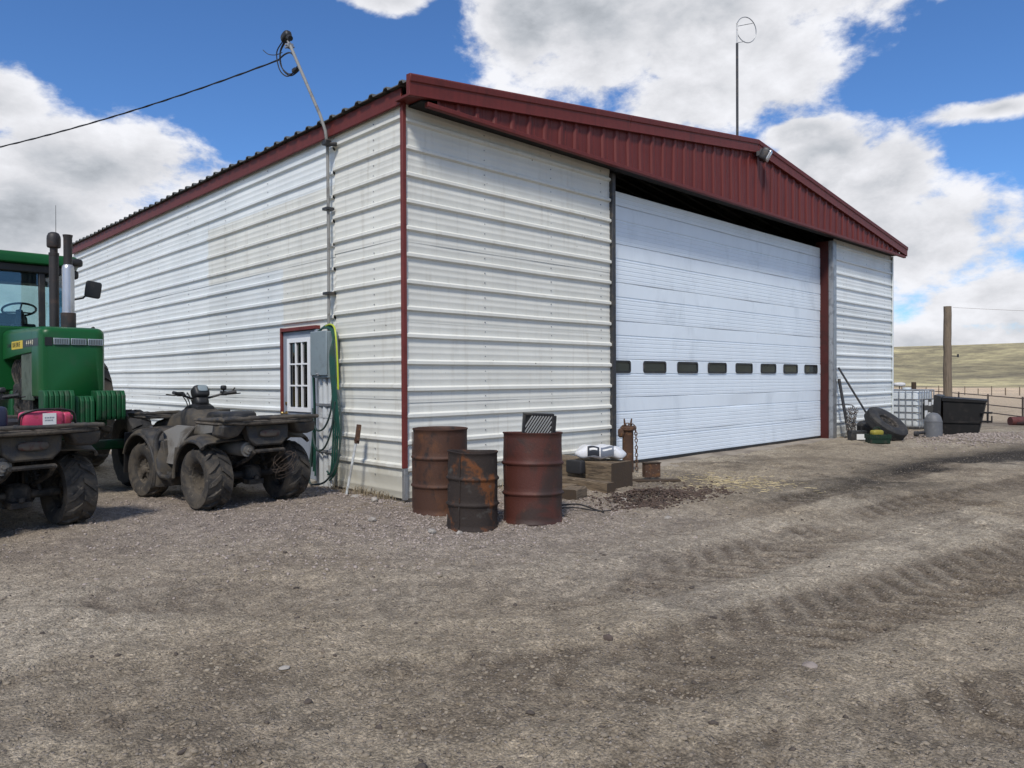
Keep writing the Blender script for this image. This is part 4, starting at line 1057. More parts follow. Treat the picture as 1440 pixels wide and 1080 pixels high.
# leaning truck tyre, flat tyre
def loose_tyre(label, loc, nrm, R, w, rr, cat='tyre', m=M_rubber):
    t = thing('loose_tyre', label, cat, loc, 0, 'old tyres by the far wall')
    q = Vector(nrm).normalized().to_track_quat('Z', 'Y'); t.rotation_euler = q.to_euler()
    h = w/2
    mb = MB(); mb.lathe([(rr, -h*.7), (rr+.02, -h*.85), (rr+(R-rr)*.5, -h), (R*.94, -h*.9), (R, -h*.68), (R*1.003, -h*.2), (R*.985, -h*.18), (R*.985, -h*.1), (R*1.003, -h*.08), (R*1.003, h*.08), (R*.985, h*.1), (R*.985, h*.18), (R*1.003, h*.2), (R, h*.68), (R*.94, h*.9), (rr+(R-rr)*.62, h*.99), (rr+(R-rr)*.58, h*1.01), (rr+(R-rr)*.5, h), (rr+.02, h*.85), (rr, h*.7), (rr-.003, 0), (rr, -h*.7)], 64)
    for k in range(56): 
        for s in (-1, 1): mb.box(R*.94, R*1.006, -.012, .012, s*h*.5-.02, s*h*.5+.02, Matrix.Rotation(2*math.pi*k/56, 4, 'Z'))
    mb.build('casing', m, t, smooth=35); return t
ty = loose_tyre('black truck tyre on a brown rim leaning on the flat tyre', (11.93, -1.18, .36), (.36*.717-.52*.70, -.36*.697-.52*.717, .78), .46, .25, .225)
mb = MB(); mb.lathe([(.225, .085), (.233, .095), (.20, .08), (.19, .035), (.11, .0), (.10, .01), (.098, .0), (.0801, -.01)], 48)
for k in range(6):
    q = math.pi*k/3; mb.cyl((.145*math.cos(q), .145*math.sin(q), .02), (.145*math.cos(q), .145*math.sin(q), .045), .014, n=6)
mb.build('rim', M_frame, ty)
loose_tyre('bare black tyre lying flat against the wall behind the leaning tyre', (12.55, -.78, .20), (-.10, -.05, 1), .42, .30, .25)
# bars leaning in the corner of the door post
for p0, p1, r, lab, nm in (((12.55, -.66, .36), (12.085, -.10, 1.60), .022, 'long dark iron pipe leaning from the flat tyre to the door post', 'iron_pipe'),
                           ((12.19, -.30, .0), (12.10, -.105, 1.34), .034, 'shorter thick dark bar leaning upright against the door post', 'iron_bar')):
    mb = MB(); mb.tube([p0, Vector(p0).lerp(Vector(p1), .5)+Vector((0, 0, -.004)), p1], r, 10); o = mb.build(nm, M_dsteel); tag(o, lab, 'bar', 'bars leaning by the door post')
# tyre chains hung in a bundle
tc = thing('tire_chains', 'bundle of pale tyre chains hanging beside the grey door post', 'chain', (12.20, -.34, 0))
cam_r = Vector((.717, -.697, 0))
for k in range(7):
    o = (k-3)*.033
    p = [tuple(cam_r*o+Vector((0.0, -.01*k, .72-.02*abs(k-3)))), tuple(cam_r*(o+.02*math.sin(k*2))+Vector((-.02, -.02, .48))), tuple(cam_r*(o*1.2)+Vector((-.03, -.03+.01*k, .25))), tuple(cam_r*(o*1.1)+Vector((-.02, -.03, .04)))]
    chain(p, .062, .0075, M_chain, 'chain_strand', tc)
for k in range(4):
    z = .16+.14*k
    chain([tuple(cam_r*-.11+Vector((-.05, -.04, z+.05))), tuple(cam_r*0+Vector((-.06, -.05, z-.03))), tuple(cam_r*.11+Vector((-.05, -.04, z+.03)))], .06, .0075, M_chain, 'cross_chain', tc)
mb = MB(); mb.tube([(-.06, .30, .74), (-.03, .1, .76), (0, -.02, .74), (.0, -.06, .70)], .012, 8); mb.build('hook', M_dsteel, tc)
# battery and toolbox
bt = thing('battery_box', 'black battery case with a wire handle and white label by the chains', 'battery', (11.50, -.74, -.005), math.radians(-44))
mb = MB(); mb.box(-.17, .17, -.10, .10, 0, .19); mb.build('case', M_black, bt, bevel=.012)
mb = MB(); mb.box(-.176, .176, -.106, .106, .1905, .215); mb.build('lid', M_black, bt, bevel=.008)
mb = MB(); mb.box(-.06, .13, -.1035, -.1005, .03, .15); mb.build('label_sticker', M_label, bt)
mb = MB(); mb.tube(bez([(-.13, 0, .20), (-.13, 0, .30), (-.09, 0, .335), (.05, 0, .335), (.09, 0, .30), (.09, 0, .20)], 6), .011, 8); mb.build('handle', M_black, bt)
tb = thing('toolbox', 'dark green open tool tray with yellow things on top beside the tyres', 'toolbox', (11.12, -1.30, -.005), math.radians(-44))
mb = MB(); mb.box(-.21, .21, -.12, .12, 0, .16); mb.build('tray', M_toolg, tb, bevel=.01)
mb = MB(); mb.box(-.222, .222, -.132, -.121, .1, .19); mb.box(-.222, .222, .121, .132, .1, .19); mb.box(-.222, -.211, -.1205, .1205, .1, .19); mb.box(.211, .222, -.1205, .1205, .1, .19); mb.build('rim', M_toolg, tb, bevel=.004)
mb = MB(); 
for k in range(9): mb.box(-.20+.048*k, -.19+.048*k, -.138, -.1325, .11, .18)
mb.build('rib', M_toolg, tb)['kind'] = 'stuff'
ys = thing('yellow_hand_tool', 'dull yellow tool case lying in the green tray', 'tool', (11.12, -1.28, .155), math.radians(-30))
mb = MB(); mb.sup((0, 0, .06), (.13, .08, .06), .5, .5, 20, 10); mb.build('case', M_yel, ys)
mb = MB(); mb.tube(bez([(-.08, 0, .10), (-.05, 0, .16), (.05, 0, .165), (.09, 0, .10)], 6), .014, 8); mb.build('handle', M_toolg, ys)
# caged water tote
tk = thing('water_tote', 'white plastic water tote in a wire cage behind the shed corner', 'tank', (16.14, -.56, gz(16.5, -.3)-.07))
mb = MB(); mb.sup((.6, .5, .60), (.565, .465, .49), .14, .14, 40, 16); mb.lathe([(.09, 1.08), (.09, 1.13), (.11, 1.13), (.11, 1.165), (0, 1.17)], 24, Matrix.Translation((.6, .5, 0))); mb.build('bottle', M_tank, tk, smooth=50)
for z in (.14, .34, .52, .70, .86, 1.10):
    mb = MB(); r = .013 if z != 1.10 else .017
    mb.tube([(.015, .015, z), (1.185, .015, z), (1.185, .985, z), (.015, .985, z)], r, 6, True); mb.build('cage_rail', M_galv, tk)
for k in range(7):
    for (x, y) in ((.015+1.17*k/6, .0), (.015+1.17*k/6, 1.0)):
        mb = MB(); mb.cyl((x, y, .12), (x, y, 1.10), .012, n=6); mb.build('cage_bar', M_galv, tk)
for k in range(1, 6):
    for x in (.0, 1.2):
        y = .0+k/6.
        mb = MB(); mb.cyl((x, y, .12), (x, y, 1.10), .012, n=6); mb.build('cage_bar', M_galv, tk)
mb = MB(); mb.box(0, 1.2, 0, 1.0, .08, .12)
for x in (0, .53, 1.06): mb.box(x, x+.14, .001, .999, .0, .079)
mb.build('pallet', M_dsteel, tk, bevel=.006)
mb = MB(); mb.box(.26, 1.10, -.035, -.025, .34, .86); pl = mb.build('placard', M_dec, tk)
for (x0, x1, z0, z1) in ((.30, .56, .70, .84), (.62, .82, .68, .78), (.88, 1.06, .70, .84), (.30, .52, .38, .56), (.56, .74, .36, .50)):
    mb = MB(); mb.box(x0, x1, -.039, -.0355, z0, z1); mb.build('placard_label', M_label, pl)
mb = MB(); mb.cyl((.5, -.02, .22), (.5, -.13, .22), .045, n=14); mb.cyl((.5, -.10, .22), (.5, -.12, .14), .035, n=12); mb.bar((.5, -.09, .27), (.62, -.11, .29), .02, .02); mb.build('valve', M_black, tk)
# grey domed tank
gt = thing('grey_tank', 'small grey dome topped tank in front of the dark dumpster', 'tank', (13.42, -1.68, float(yz(13.4, -1.7)[0])-.03))
mb = MB(); mb.lathe([(.0, 0), (.185, 0), (.185, .37), (.189, .375), (.189, .385), (.180, .39), (.165, .46), (.13, .525), (.08, .565), (.0, .58)], 32); mb.build('shell', M_gtank, gt)
mb = MB(); mb.tube([(-.1, .16, .12), (-.22, .22, .12), (-.30, .26, .10)], .035, 10); mb.cyl((-.30, .30, .10), (-.30, .22, .10), .06, n=12); mb.build('pipe_stub', M_dsteel, gt)
# dumpster
dm = thing('dumpster', 'dark steel dumpster with a slanted front standing before the utility pole', 'dumpster', (14.20, -1.66, gz(14.2, -1.7)-.05), math.atan2(-.956, .20)); dm.scale = (.86, 1, 1.06)
A = [(0, 0), (.78, 0), (.98, .80), (.96, .83), (0, .855)]
mb = MB(); mb.prism([(u, 0, z) for u, z in A], (0, 1.25, 0)); mb.build('body', M_dump, dm, bevel=.008, fixn=True)
mb = MB(); mb.prism([(-.03, -.03, .81), (.985, -.03, .775), (1.0, -.03, .83), (-.03, -.03, .89)], (0, 1.31, 0)); mb.build('lip', M_dump, dm, bevel=.006, fixn=True)
for u in (.0,): 
    mb = MB(); mb.box(.0, .855, -.03, -.0005, .33, .37); mb.build('rib', M_dump, dm, bevel=.004)
mb = MB(); 
for y in (-.02, ): 
    mb.box(.87, 1.13, y-.05, y+.16, .36, .395); mb.box(.87, 1.13, y-.05, y+.16, .55, .585); mb.box(1.0, 1.035, y-.05, y+.16, .396, .549); mb.box(1.10, 1.13, y-.05, y+.16, .396, .50)
mb.build('fork_sleeve', M_dump, dm, bevel=.005)
mb = MB(); mb.prism([(-.28, .02, .12), (-.06, .0, .12), (-.04, .0, .93), (-.22, .02, .95)], (0, 1.15, 0)); mb.wob(.012, 4); mb.build('lid', M_black, dm, bevel=.012, fixn=True)
# pole and its wires
up_ = thing('utility_pole', 'weathered wooden pole cut short behind the dumpster', 'pole', (21.7, .31, gz(21.7, .3)-.1))
mb = MB(); mb.tube([(0, 0, z) for z in np.linspace(0, 3.88, 14)], [.135-.022*k/13 for k in range(14)], 16); mb.wob(.012, 3); mb.build('trunk', M_pole, up_)
mb = MB(); mb.cyl((.10, -.06, 2.28), (.30, -.22, 2.26), .012, n=6); mb.cyl((.3, -.22, 2.23), (.3, -.22, 2.33), .03, n=8); mb.build('bracket', M_dsteel, up_)
a = Vector((21.85, .2, 3.62)); b = Vector((30.0, -16.0, 3.25)); mb = MB()
mb.tube([a.lerp(b, t)+Vector((0, 0, -.35*4*t*(1-t))) for t in np.linspace(0, 1, 24)], .005, 4); tag(mb.build('wire', M_rail), 'thin wire running right from the top of the wooden pole', 'wire')
# fences
def rail_fence(label, A, B, za, zb, spacing, pr, drops, m, rr, extra=0):
    A = Vector((A[0], A[1], 0)); B = Vector((B[0], B[1], 0)); t = thing('pipe_fence' if rr > .02 else 'wire_fence', label, 'fence', (A.x, A.y, gz(A.x, A.y)))
    n = max(2, int(round((B-A).length/spacing)))
    base = t.location.copy()
    for k in range(n+1):
        p = A.lerp(B, k/n); top = za+(zb-za)*k/n+rng.uniform(-extra, extra)+.06
        mb = MB(); mb.cyl((p.x-base.x, p.y-base.y, gz(p.x, p.y)-.3-base.z), (p.x-base.x+rng.uniform(-extra, extra)*.4, p.y-base.y, top-base.z), pr*rng.uniform(.85, 1.15), n=8); mb.build('post', m, t)
    for d in drops:
        mb = MB(); mb.tube([tuple(A.lerp(B, k/n)+Vector((0, 0, za+(zb-za)*k/n-d))-base) for k in range(n+1)], rr, 6); mb.build('rail', m, t)
    return t
rail_fence('rusty pipe rail fence crossing behind the dumpster and pole', (33.9, 5.2), (24.0, -2.4), .77, .56, 2.6, .028, (0, .35, .65), M_rail, .019)
def far_pt(px, dep): 
    xc = (px-720)/1043.4*dep; return (-5.14+.6971*dep+.7170*xc, -7.08+.7170*dep-.6971*xc)
rail_fence('distant line of fence posts along the foot of the grass hill', far_pt(1235, 118), far_pt(1475, 104), -.12, -.20, 1.7, .075, (.3, .65), M_pole, .007, .26)
sp_ = thing('fence_post', 'short thick dark post standing beyond the water tote', 'post', (27.4, 3.1, gz(27.4, 3.1)))
mb = MB(); mb.tube([(0, 0, -.2), (0, .01, .7), (.01, 0, 1.52)], [.10, .098, .09], 10); mb.wob(.01, 4); mb.build('stump', M_tied, sp_)
wt = thing('white_trough', 'small white oval trough on a thin stand beyond the water tote', 'trough', (29.1, 4.2, gz(29, 4.2)), math.radians(-44))
mb = MB(); mb.sup((0, 0, 1.50), (.24, .12, .085), .6, .6, 20, 10); mb.build('tub', M_whitep, wt)
mb = MB(); mb.cyl((0, 0, -.1), (0, 0, 1.44), .022, n=8); mb.build('stand', M_rail, wt)
rd = thing('oil_drum', 'small faded red drum lying on its side beyond the dumpster', 'drum', (22.1, -1.5, gz(22, -1.5)+.13), math.radians(-44))
mb = MB(); mb.lathe([(0, -.21), (.135, -.21), (.14, -.20), (.135, -.07), (.142, -.06), (.135, -.05), (.135, .06), (.142, .07), (.135, .08), (.14, .20), (.135, .21), (0, .21)], 20, Matrix.Rotation(math.pi/2, 4, 'Y')); mb.build('shell', M_redbr, rd)

# ------------------------------------------------------------------ quad bikes
def quad(label, loc, rz, jug=False):
    t = thing('quad_bike', label, 'quad bike', loc, rz, 'muddy quad bikes')
    WB = 1.27; AZ = .31
    for s in (-1, 1):
        wheel(t, (s*.44, 0, AZ), .32, .27, .155, 13, .032, M_mudrub, M_caked, s, deep=.9, hub=.05)
        wheel(t, (s*.45, WB, AZ-.005), .312, .22, .15, 13, .028, M_mudrub, M_caked, s, deep=.35, hub=.045, steer=.06)
    # frame, engine, axle
    mb = MB()
    for s in (-1, 1):
        mb.tube([(s*.16, -.42, .58), (s*.17, -.30, .50), (s*.17, .1, .36), (s*.18, .35, .27), (s*.18, 1.0, .27), (s*.16, 1.35, .42), (s*.13, 1.62, .52)], .022, 8)
        mb.tube([(s*.15, -.35, .66), (s*.14, .4, .68), (s*.12, 1.0, .74), (s*.12, 1.5, .66)], .018, 8)
    mb.tube([(-.16, -.42, .58), (.16, -.42, .58)], .02, 8); mb.build('frame', M_frame, t)
    mb = MB(); mb.sup((0, .58, .46), (.19, .27, .19), .5, .5, 24, 12); mb.sup((.1, .62, .40), (.16, .17, .13), .4, .5, 18, 10); mb.sup((-.12, .5, .38), (.12, .2, .12), .4, .5, 18, 10); mb.wob(.012, 8); mb.build('engine', M_frame, t)
    mb = MB(); mb.cyl((-.36, 0, AZ), (.36, 0, AZ), .038, n=14); mb.sup((.03, .02, AZ), (.10, .12, .10), .6, .6, 18, 10); mb.tube([(.02, .05, AZ), (.02, .5, AZ+.02)], .035, 10)
    mb.build('axle', M_frame, t); mb = MB(); mb.cyl((-.36, WB, AZ), (.36, WB, AZ), .03, n=12); mb.sup((0, WB, AZ), (.09, .10, .09), .6, .6, 16, 10); mb.build('axle', M_frame, t)
    mb = MB(); mb.tube([(-.28, .02, AZ-.02), (-.15, .45, AZ+.02)], .025, 8); mb.tube([(.28, .02, AZ-.02), (.15, .45, AZ+.02)], .025, 8); mb.box(-.08, .08, -.18, -.04, .22, .27); mb.cyl((0, -.18, .27), (0, -.18, .31), .028, n=12); mb.build('swingarm', M_frame, t, bevel=.004)
    for s in (-1, 1):
        sh = MB(); p0, p1 = Vector((s*.20, -.02, .34)), Vector((s*.15, .12, .72)); sh.cyl(p0, p1, .018, n=8)
        pts = [p0.lerp(p1, .15+.7*k/60)+Vector((.036*math.cos(k*.75), .036*math.sin(k*.75), 0)) for k in range(61)]
        sh.tube(pts, .0075, 5); sh.build('shock', M_frame, t)
        sh = MB(); p0, p1 = Vector((s*.30, WB, .34)), Vector((s*.18, WB-.03, .76)); sh.cyl(p0, p1, .018, n=8)
        sh.tube([p0.lerp(p1, .15+.7*k/60)+Vector((.034*math.cos(k*.75), .034*math.sin(k*.75), 0)) for k in range(61)], .0075, 5); sh.build('shock', M_frame, t)
    # rear silencer
    mb = MB(); mb.tube([(-.20, .25, .58), (-.20, -.10, .60), (-.20, -.36, .60)], [.05, .072, .072], 18); mb.cyl((-.20, -.36, .60), (-.20, -.385, .60), .05, .044, 16); mb.cyl((-.20, -.38, .60), (-.20, -.41, .60), .018, n=10); mb.build('silencer', M_greyp, t)
    # fenders: arched sheets with a rolled lip
    def fender(s, yc, rad, q0, q1, xi, xo, ztop, m, name, lip, n=18):
        rings = []
        for k in range(n+1):
            q = math.radians(q0+(q1-q0)*k/n); y = yc+rad*math.cos(q)*1.04; z = AZ+rad*math.sin(q)
            z = min(z, ztop)
            dr = Vector((0, math.cos(q), math.sin(q)))
            c = Vector((0, y, z)); prof = [(xi, .03), (xi+(xo-xi)*.5, .022), (xo-.035, .004), (xo-.006, -.014), (xo, -.048), (xo-.012, -.05), (xo-.020, -.024), (xo-.042, -.010), (xi+(xo-xi)*.5, .006), (xi, .012)]
            rings.append([c+Vector((s*x, 0, 0))+dr*h for x, h in prof])
        mb = MB(); mb.loft(rings); mb.wob(.005, 6); mb.build(name, m, t, smooth=50, fixn=True)
        mb = MB(); mb.tube([r[4]+Vector((s*.004, 0, -.002)) for r in rings], lip, 8); mb.wob(.003, 12); mb.build('fender_lip', M_mud if m is not M_greyp else M_greyp, t)
    for s in (-1, 1):
        fender(s, 0, .425, -2, 122, .16, .585, .755, M_mud, 'rear_fender', .018)
        fender(s, WB, .44, 24, 200, .16, .57, .80, M_mud, 'front_fender', .016)
        # moulded footwell with a tubular guard
        mb = MB()
        mb.loft([[Vector((s*.16, .42, .70)), Vector((s*.50, .41, .60)), Vector((s*.52, .43, .30)), Vector((s*.17, .44, .28))],
                 [Vector((s*.16, .46, .70)), Vector((s*.485, .45, .60)), Vector((s*.50, .46, .325)), Vector((s*.17, .47, .30))],
                 [Vector((s*.16, .60, .31)), Vector((s*.47, .60, .31)), Vector((s*.49, .60, .285)), Vector((s*.17, .60, .27))],
                 [Vector((s*.16, .80, .31)), Vector((s*.47, .80, .31)), Vector((s*.49, .80, .285)), Vector((s*.17, .80, .27))],
                 [Vector((s*.16, .88, .70)), Vector((s*.485, .87, .64)), Vector((s*.50, .86, .335)), Vector((s*.17, .85, .30))],
                 [Vector((s*.16, .92, .70)), Vector((s*.50, .91, .64)), Vector((s*.52, .89, .31)), Vector((s*.17, .88, .28))]])
        mb.build('footwell', M_mud, t, bevel=.008, smooth=30, fixn=True)
        mb = MB(); mb.tube(bez([(s*.545, .40, .60), (s*.55, .43, .42), (s*.545, .50, .30), (s*.54, .66, .275), (s*.545, .82, .30), (s*.55, .88, .46), (s*.54, .90, .66), (s*.50, .86, .76)], 8), .027, 10); mb.wob(.004, 10); mb.build('foot_guard', M_mud, t)
        # side cover: pale upper panel, dark lower panel
        mb = MB(); mb.prism([(s*.19, .02, .60), (s*.19, .78, .52), (s*.19, .86, .74), (s*.17, .55, .84), (s*.17, .05, .84)], (s*.05, 0, 0)); mb.build('side_cover', M_greyp, t, bevel=.02, fixn=True)
        mb = MB(); mb.prism([(s*.20, .30, .34), (s*.20, .80, .34), (s*.20, .80, .52), (s*.20, .30, .56)], (s*.04, 0, 0)); mb.build('side_cover', M_mud, t, bevel=.015, fixn=True)
        mb = MB(); mb.prism([(s*.44, .46, .40), (s*.44, .84, .40), (s*.44, .90, .74), (s*.30, .88, .80), (s*.30, .50, .80), (s*.44, .44, .68)], (s*.03, 0, 0)); mb.build('leg_shield', M_greyp if s < 0 else M_mud, t, bevel=.015, fixn=True)
    # body over the tank and nose
    def ring(y, w, z0, z1, e=.5):
        return [Vector((w*math.copysign(abs(math.cos(q))**e, math.cos(q)), y, (z0+z1)/2+(z1-z0)/2*math.copysign(abs(math.sin(q))**e, math.sin(q)))) for q in np.linspace(0, 2*math.pi, 24, endpoint=False)]
    mb = MB(); mb.loft([ring(.62, .15, .66, .86), ring(.78, .19, .64, .93), ring(.95, .20, .66, .985), ring(1.12, .20, .66, .97), ring(1.30, .24, .64, .90), ring(1.55, .28, .60, .84), ring(1.72, .24, .56, .78)]); mb.build('tank_cover', M_mud, t, smooth=50, fixn=True)
    mb = MB(); mb.loft([ring(.88, .10, .93, 1.0), ring(.98, .115, .93, 1.03), ring(1.12, .11, .93, 1.01), ring(1.24, .09, .9, .96)]); mb.build('tank_top', M_black, t, smooth=50, fixn=True)
    mb = MB(); mb.sup((0, .36, .875), (.155, .40, .075), .55, .6, 30, 12, None, lambda p: Vector((p.x*(1-.35*max(0, p.y)/.4), p.y, p.z+.03*max(0, -p.y)/.4))); mb.build('seat', M_black, t)
    # racks of composite deck, caked with mud
    def deck(y0, y1, hw, z, name, m, skirt):
        mb = MB(); mb.sup((0, (y0+y1)/2, z), (hw, (y1-y0)/2, .023), .35, .28, 52, 10); mb.wob(.010, 9); mb.build(name, m, t, smooth=55)
        for k in range(5):
            x = -hw*.72+hw*1.44*k/4; mb = MB(); mb.tube([(x, y0+.06, z+.03), (x, (y0+y1)/2, z+.044), (x, y1-.06, z+.03)], .013, 6); mb.build('rack_bar', M_mud, t)
        mb = MB(); mb.tube(bez([(-hw+.03, y1-.05, z+.025), (-hw+.02, y0+.08, z+.04), (-hw+.10, y0+.015, z+.045), (hw-.10, y0+.015, z+.045), (hw-.02, y0+.08, z+.04), (hw-.03, y1-.05, z+.025)], 8), .019, 8); mb.wob(.005, 14); mb.build('rack_rail', M_mud, t)
        if skirt:
            for s in (-1, 1):
                mb = MB(); mb.prism([(s*.26, y0+.03, z-.012), (s*(hw-.01), y0+.02, z-.010), (s*(hw-.015), y0+.06, z-.115), (s*(hw-.09), y0+.075, z-.145), (s*.33, y0+.075, z-.13)], (0, .20, 0)); mb.wob(.01, 7); mb.build('rack_corner', M_mud, t, bevel=.02, fixn=True)
    deck(-.50, .16, .53, .865, 'rear_rack', M_caked, True)
    deck(1.26, 1.80, .50, .88, 'front_rack', M_mud, False)
    # tail panel and lamp
    mb = MB(); mb.prism([(-.24, -.40, .845), (.24, -.40, .845), (.215, -.43, .70), (.15, -.42, .63), (-.15, -.42, .63), (-.215, -.43, .70)], (0, .12, 0)); mb.build('tail_panel', M_mud, t, bevel=.02, fixn=True)
    mb = MB(); mb.sup((0, -.435, .755), (.115, .018, .038), .7, .8, 24, 10); mb.build('tail_lamp', mat('dull_red_lens', (.06, .018, .016), .6, c2=(.085, .07, .055), t2=(.36, .55), s2=12) if 'dull_red_lens' not in bpy.data.materials else bpy.data.materials['dull_red_lens'], t)
    # steering
    mb = MB(); mb.tube(bez([(-.35, .88, 1.15), (-.24, .96, 1.13), (-.12, 1.02, 1.09), (0, 1.03, 1.075), (.12, 1.02, 1.09), (.24, .96, 1.13), (.35, .88, 1.15)], 6), .013, 8); mb.tube([(0, 1.03, 1.08), (0, 1.12, .86)], .03, 8); hb = mb.build('handlebar', M_black, t)
    for k in range(3):
        mb = MB(); mb.tube(bez([(-.22+.03*k, .99, 1.13), (-.16+.04*k, 1.14, 1.14), (-.06+.03*k, 1.20, 1.02), (-.05+.02*k, 1.22, .88)], 6), .006, 5); mb.build('cable', M_wire, hb)
    for s in (-1, 1):
        mb = MB(); mb.tube([(s*.25, .945, 1.133), (s*.365, .872, 1.153)], .019, 10); mb.build('grip', M_black, hb)
        mb = MB(); mb.tube([(s*.24, .985, 1.13), (s*.30, .985, 1.12), (s*.43, .90, 1.135)], .007, 6); mb.box(s*.25-.025, s*.25+.025, .93, .99, 1.11, 1.16); mb.build('lever', M_black, hb)
    mb = MB(); mb.sup((.25, .955, 1.20), (.03, .03, .028), .6, .6, 12, 8); mb.cyl((.25, .955, 1.14), (.25, .955, 1.19), .008, n=6); mb.build('reservoir', M_black, hb); mb = MB(); mb.tube([(.33, .91, 1.15), (.36, .90, 1.20)], .008, 6); mb.build('switch', M_black, hb)
    mg = Matrix.Translation((0, 1.0, 1.13)) @ Matrix.Rotation(math.radians(-32), 4, 'X')
    mb = MB(); mb.sup((0, 0, .02), (.088, .075, .075), .5, .5, 24, 12, mg); mb.sup((0, .05, -.07), (.08, .08, .07), .6, .6, 18, 10, mg); pod = mb.build('gauge_pod', M_black, hb)
    mb = MB(); mb.sup((0, -.078, .03), (.055, .012, .04), .5, .6, 16, 8, mg); mb.build('gauge_face', M_boxgrey, hb)
    # bumper, headlamps and mud flaps in front
    mb = MB(); mb.tube(bez([(-.22, 1.66, .40), (-.24, 1.84, .55), (-.2, 1.88, .72), (0, 1.90, .74), (.2, 1.88, .72), (.24, 1.84, .55), (.22, 1.66, .40)], 8), .02, 8); mb.tube([(-.23, 1.84, .56), (.23, 1.84, .56)], .016, 8); mb.build('front_bumper', M_frame, t)
    for s in (-1, 1):
        mb = MB(); mb.sup((s*.19, 1.74, .70), (.075, .04, .05), .7, .7, 18, 10); mb.build('headlamp', M_lamp, t)
        mb = MB(); mb.prism([(s*.26, WB+.385, .70), (s*.56, WB+.385, .70), (s*.55, WB+.44, .24), (s*.28, WB+.44, .24)], (0, .02, 0)); mb.build('mud_flap', M_black, t, bevel=.006, fixn=True)
    return t
q2 = quad('mud spattered grey quad bike standing alone by the grey entry door', (-1.50, .90, 0), math.radians(5)); q2.scale = (1.07, 1.07, 1.07)
q1 = quad('muddy quad bike at the left edge with a red jug strapped on its rack', (-3.70, .93, 0), math.radians(9)); q1.scale = (1.07, 1.07, 1.07)
# loops of wire caught on the rear axle
mbw = MB()
for k in range(6):
    c = Vector((-1.26, .56, .44+.03*math.sin(k*2))); R_ = .12+.03*math.sin(k*1.7)
    mbw.tube([c+Vector((R_*math.cos(q)*.95+.03*math.sin(k*3), -.05-.03*math.sin(q*2+k), R_*.72*math.sin(q+.2*k)+.05*math.cos(k*1.3))) for q in np.linspace(0, 2*math.pi, 22, endpoint=False)], .0019, 4, True)
mbw.tube(bez([(-1.26, .52, .56), (-1.25, .56, .66), (-1.22, .60, .74)], 5), .0019, 4)
tag(mbw.build('wire_tangle', M_rail), 'tangle of pale wire loops hanging at the quad bike rear wheel by the door', 'wire')
# red jug and navy jug on the left quad's rack
qm = Matrix.Translation(q1.location) @ Matrix.Rotation(math.radians(9), 4, 'Z') @ Matrix.Scale(1.07, 4)
jg = thing('red_jug', 'faded red plastic jug with a white label lying on the left quad rack', 'jug', tuple(qm @ Vector((.14, -.22, .895))), math.radians(4)); jg.scale = (.8, .9, .95)
mb = MB(); mb.sup((0, 0, .075), (.21, .11, .078), .35, .35, 32, 14); mb.build('body', M_pink, jg, smooth=50)
mb = MB(); mb.sup((.24, 0, .075), (.05, .085, .065), .45, .45, 18, 10); mb.cyl((.28, 0, .08), (.315, 0, .08), .028, n=14); mb.build('neck', M_pink, jg)
mb = MB(); mb.box(-.02, .115, -.1135, -.110, .0, .135); lb = mb.build('label_sticker', M_label, jg)
for z, w in ((.085, .10), (.06, .085)):
    for k in range(6):
        mb = MB(); mb.box(.0+k*w/6, .0+k*w/6+w/6*.62, -.1145, -.114, z, z+.014); mb.build('lettering', M_print2, lb)
mb = MB(); mb.tube(bez([(-.23, -.05, .02), (-.22, -.08, .12), (-.1, -.12, .165), (.05, -.09, .17), (.2, -.03, .165), (.33, 0, .13), (.36, .02, .02)], 8), .012, 6); mb.build('strap', M_black, jg)
nj = thing('navy_jug', 'dark navy plastic jug standing on the left quad rack beside the red one', 'jug', tuple(qm @ Vector((-.20, -.22, .895))), math.radians(10))
mb = MB(); mb.sup((0, 0, .10), (.085, .075, .10), .4, .5, 24, 12); mb.lathe([(.05, .19), (.03, .21), (.03, .245), (.034, .246), (.034, .27), (0, .272)], 16); mb.build('body', M_navy, nj, smooth=50)
# white pail behind
pl_ = thing('white_pail', 'white ribbed plastic pail standing far back along the side wall', 'pail', tuple(list((.0, 0.0))+[0]), 0)
dep = 14.2; xc = (166-720)/1043.4*dep; px_, py_ = -5.14+.6971*dep+.7170*xc, -7.08+.7170*dep-.6971*xc
pl_.location = (px_, py_, float(yz(px_, py_)[0])-.005)
mb = MB(); mb.lathe([(0, .0), (.13, 0), (.135, .24), (.15, .245), (.15, .262), (.138, .266), (.14, .30), (.153, .303), (.153, .32), (.145, .325), (.15, .36), (.158, .362), (.158, .375), (.145, .375), (.13, .02), (0, .018)], 28); mb.build('shell', M_whitep, pl_)
mb = MB(); mb.tube([(.155*math.cos(q), .155*math.sin(q)*.3-.12, .34-.16*math.sin(q)) for q in np.linspace(0, math.pi, 14)], .004, 5); mb.build('bail', M_galv, pl_)

# ------------------------------------------------------------------ green tractor, nose towards the photographer
tr = thing('tractor', 'green farm tractor with twin black and silver stacks behind the quad bikes', 'tractor', (-2.73, 2.84, 0), math.radians(.5))
def rr_ring(y, x0, x1, z0, z1, rt, rb=.01, n=6):
    """rounded box section in the xz plane"""
    p = []
    for cx, cz, a0, r in ((x1-rt, z1-rt, 0, rt), (x0+rt, z1-rt, 90, rt), (x0+rb, z0+rb, 180, rb), (x1-rb, z0+rb, 270, rb)):
        for k in range(n+1):
            q = math.radians(a0+90*k/n); p.append(Vector((cx+r*math.cos(q), y, cz+r*math.sin(q))))
    return p
HW = .345
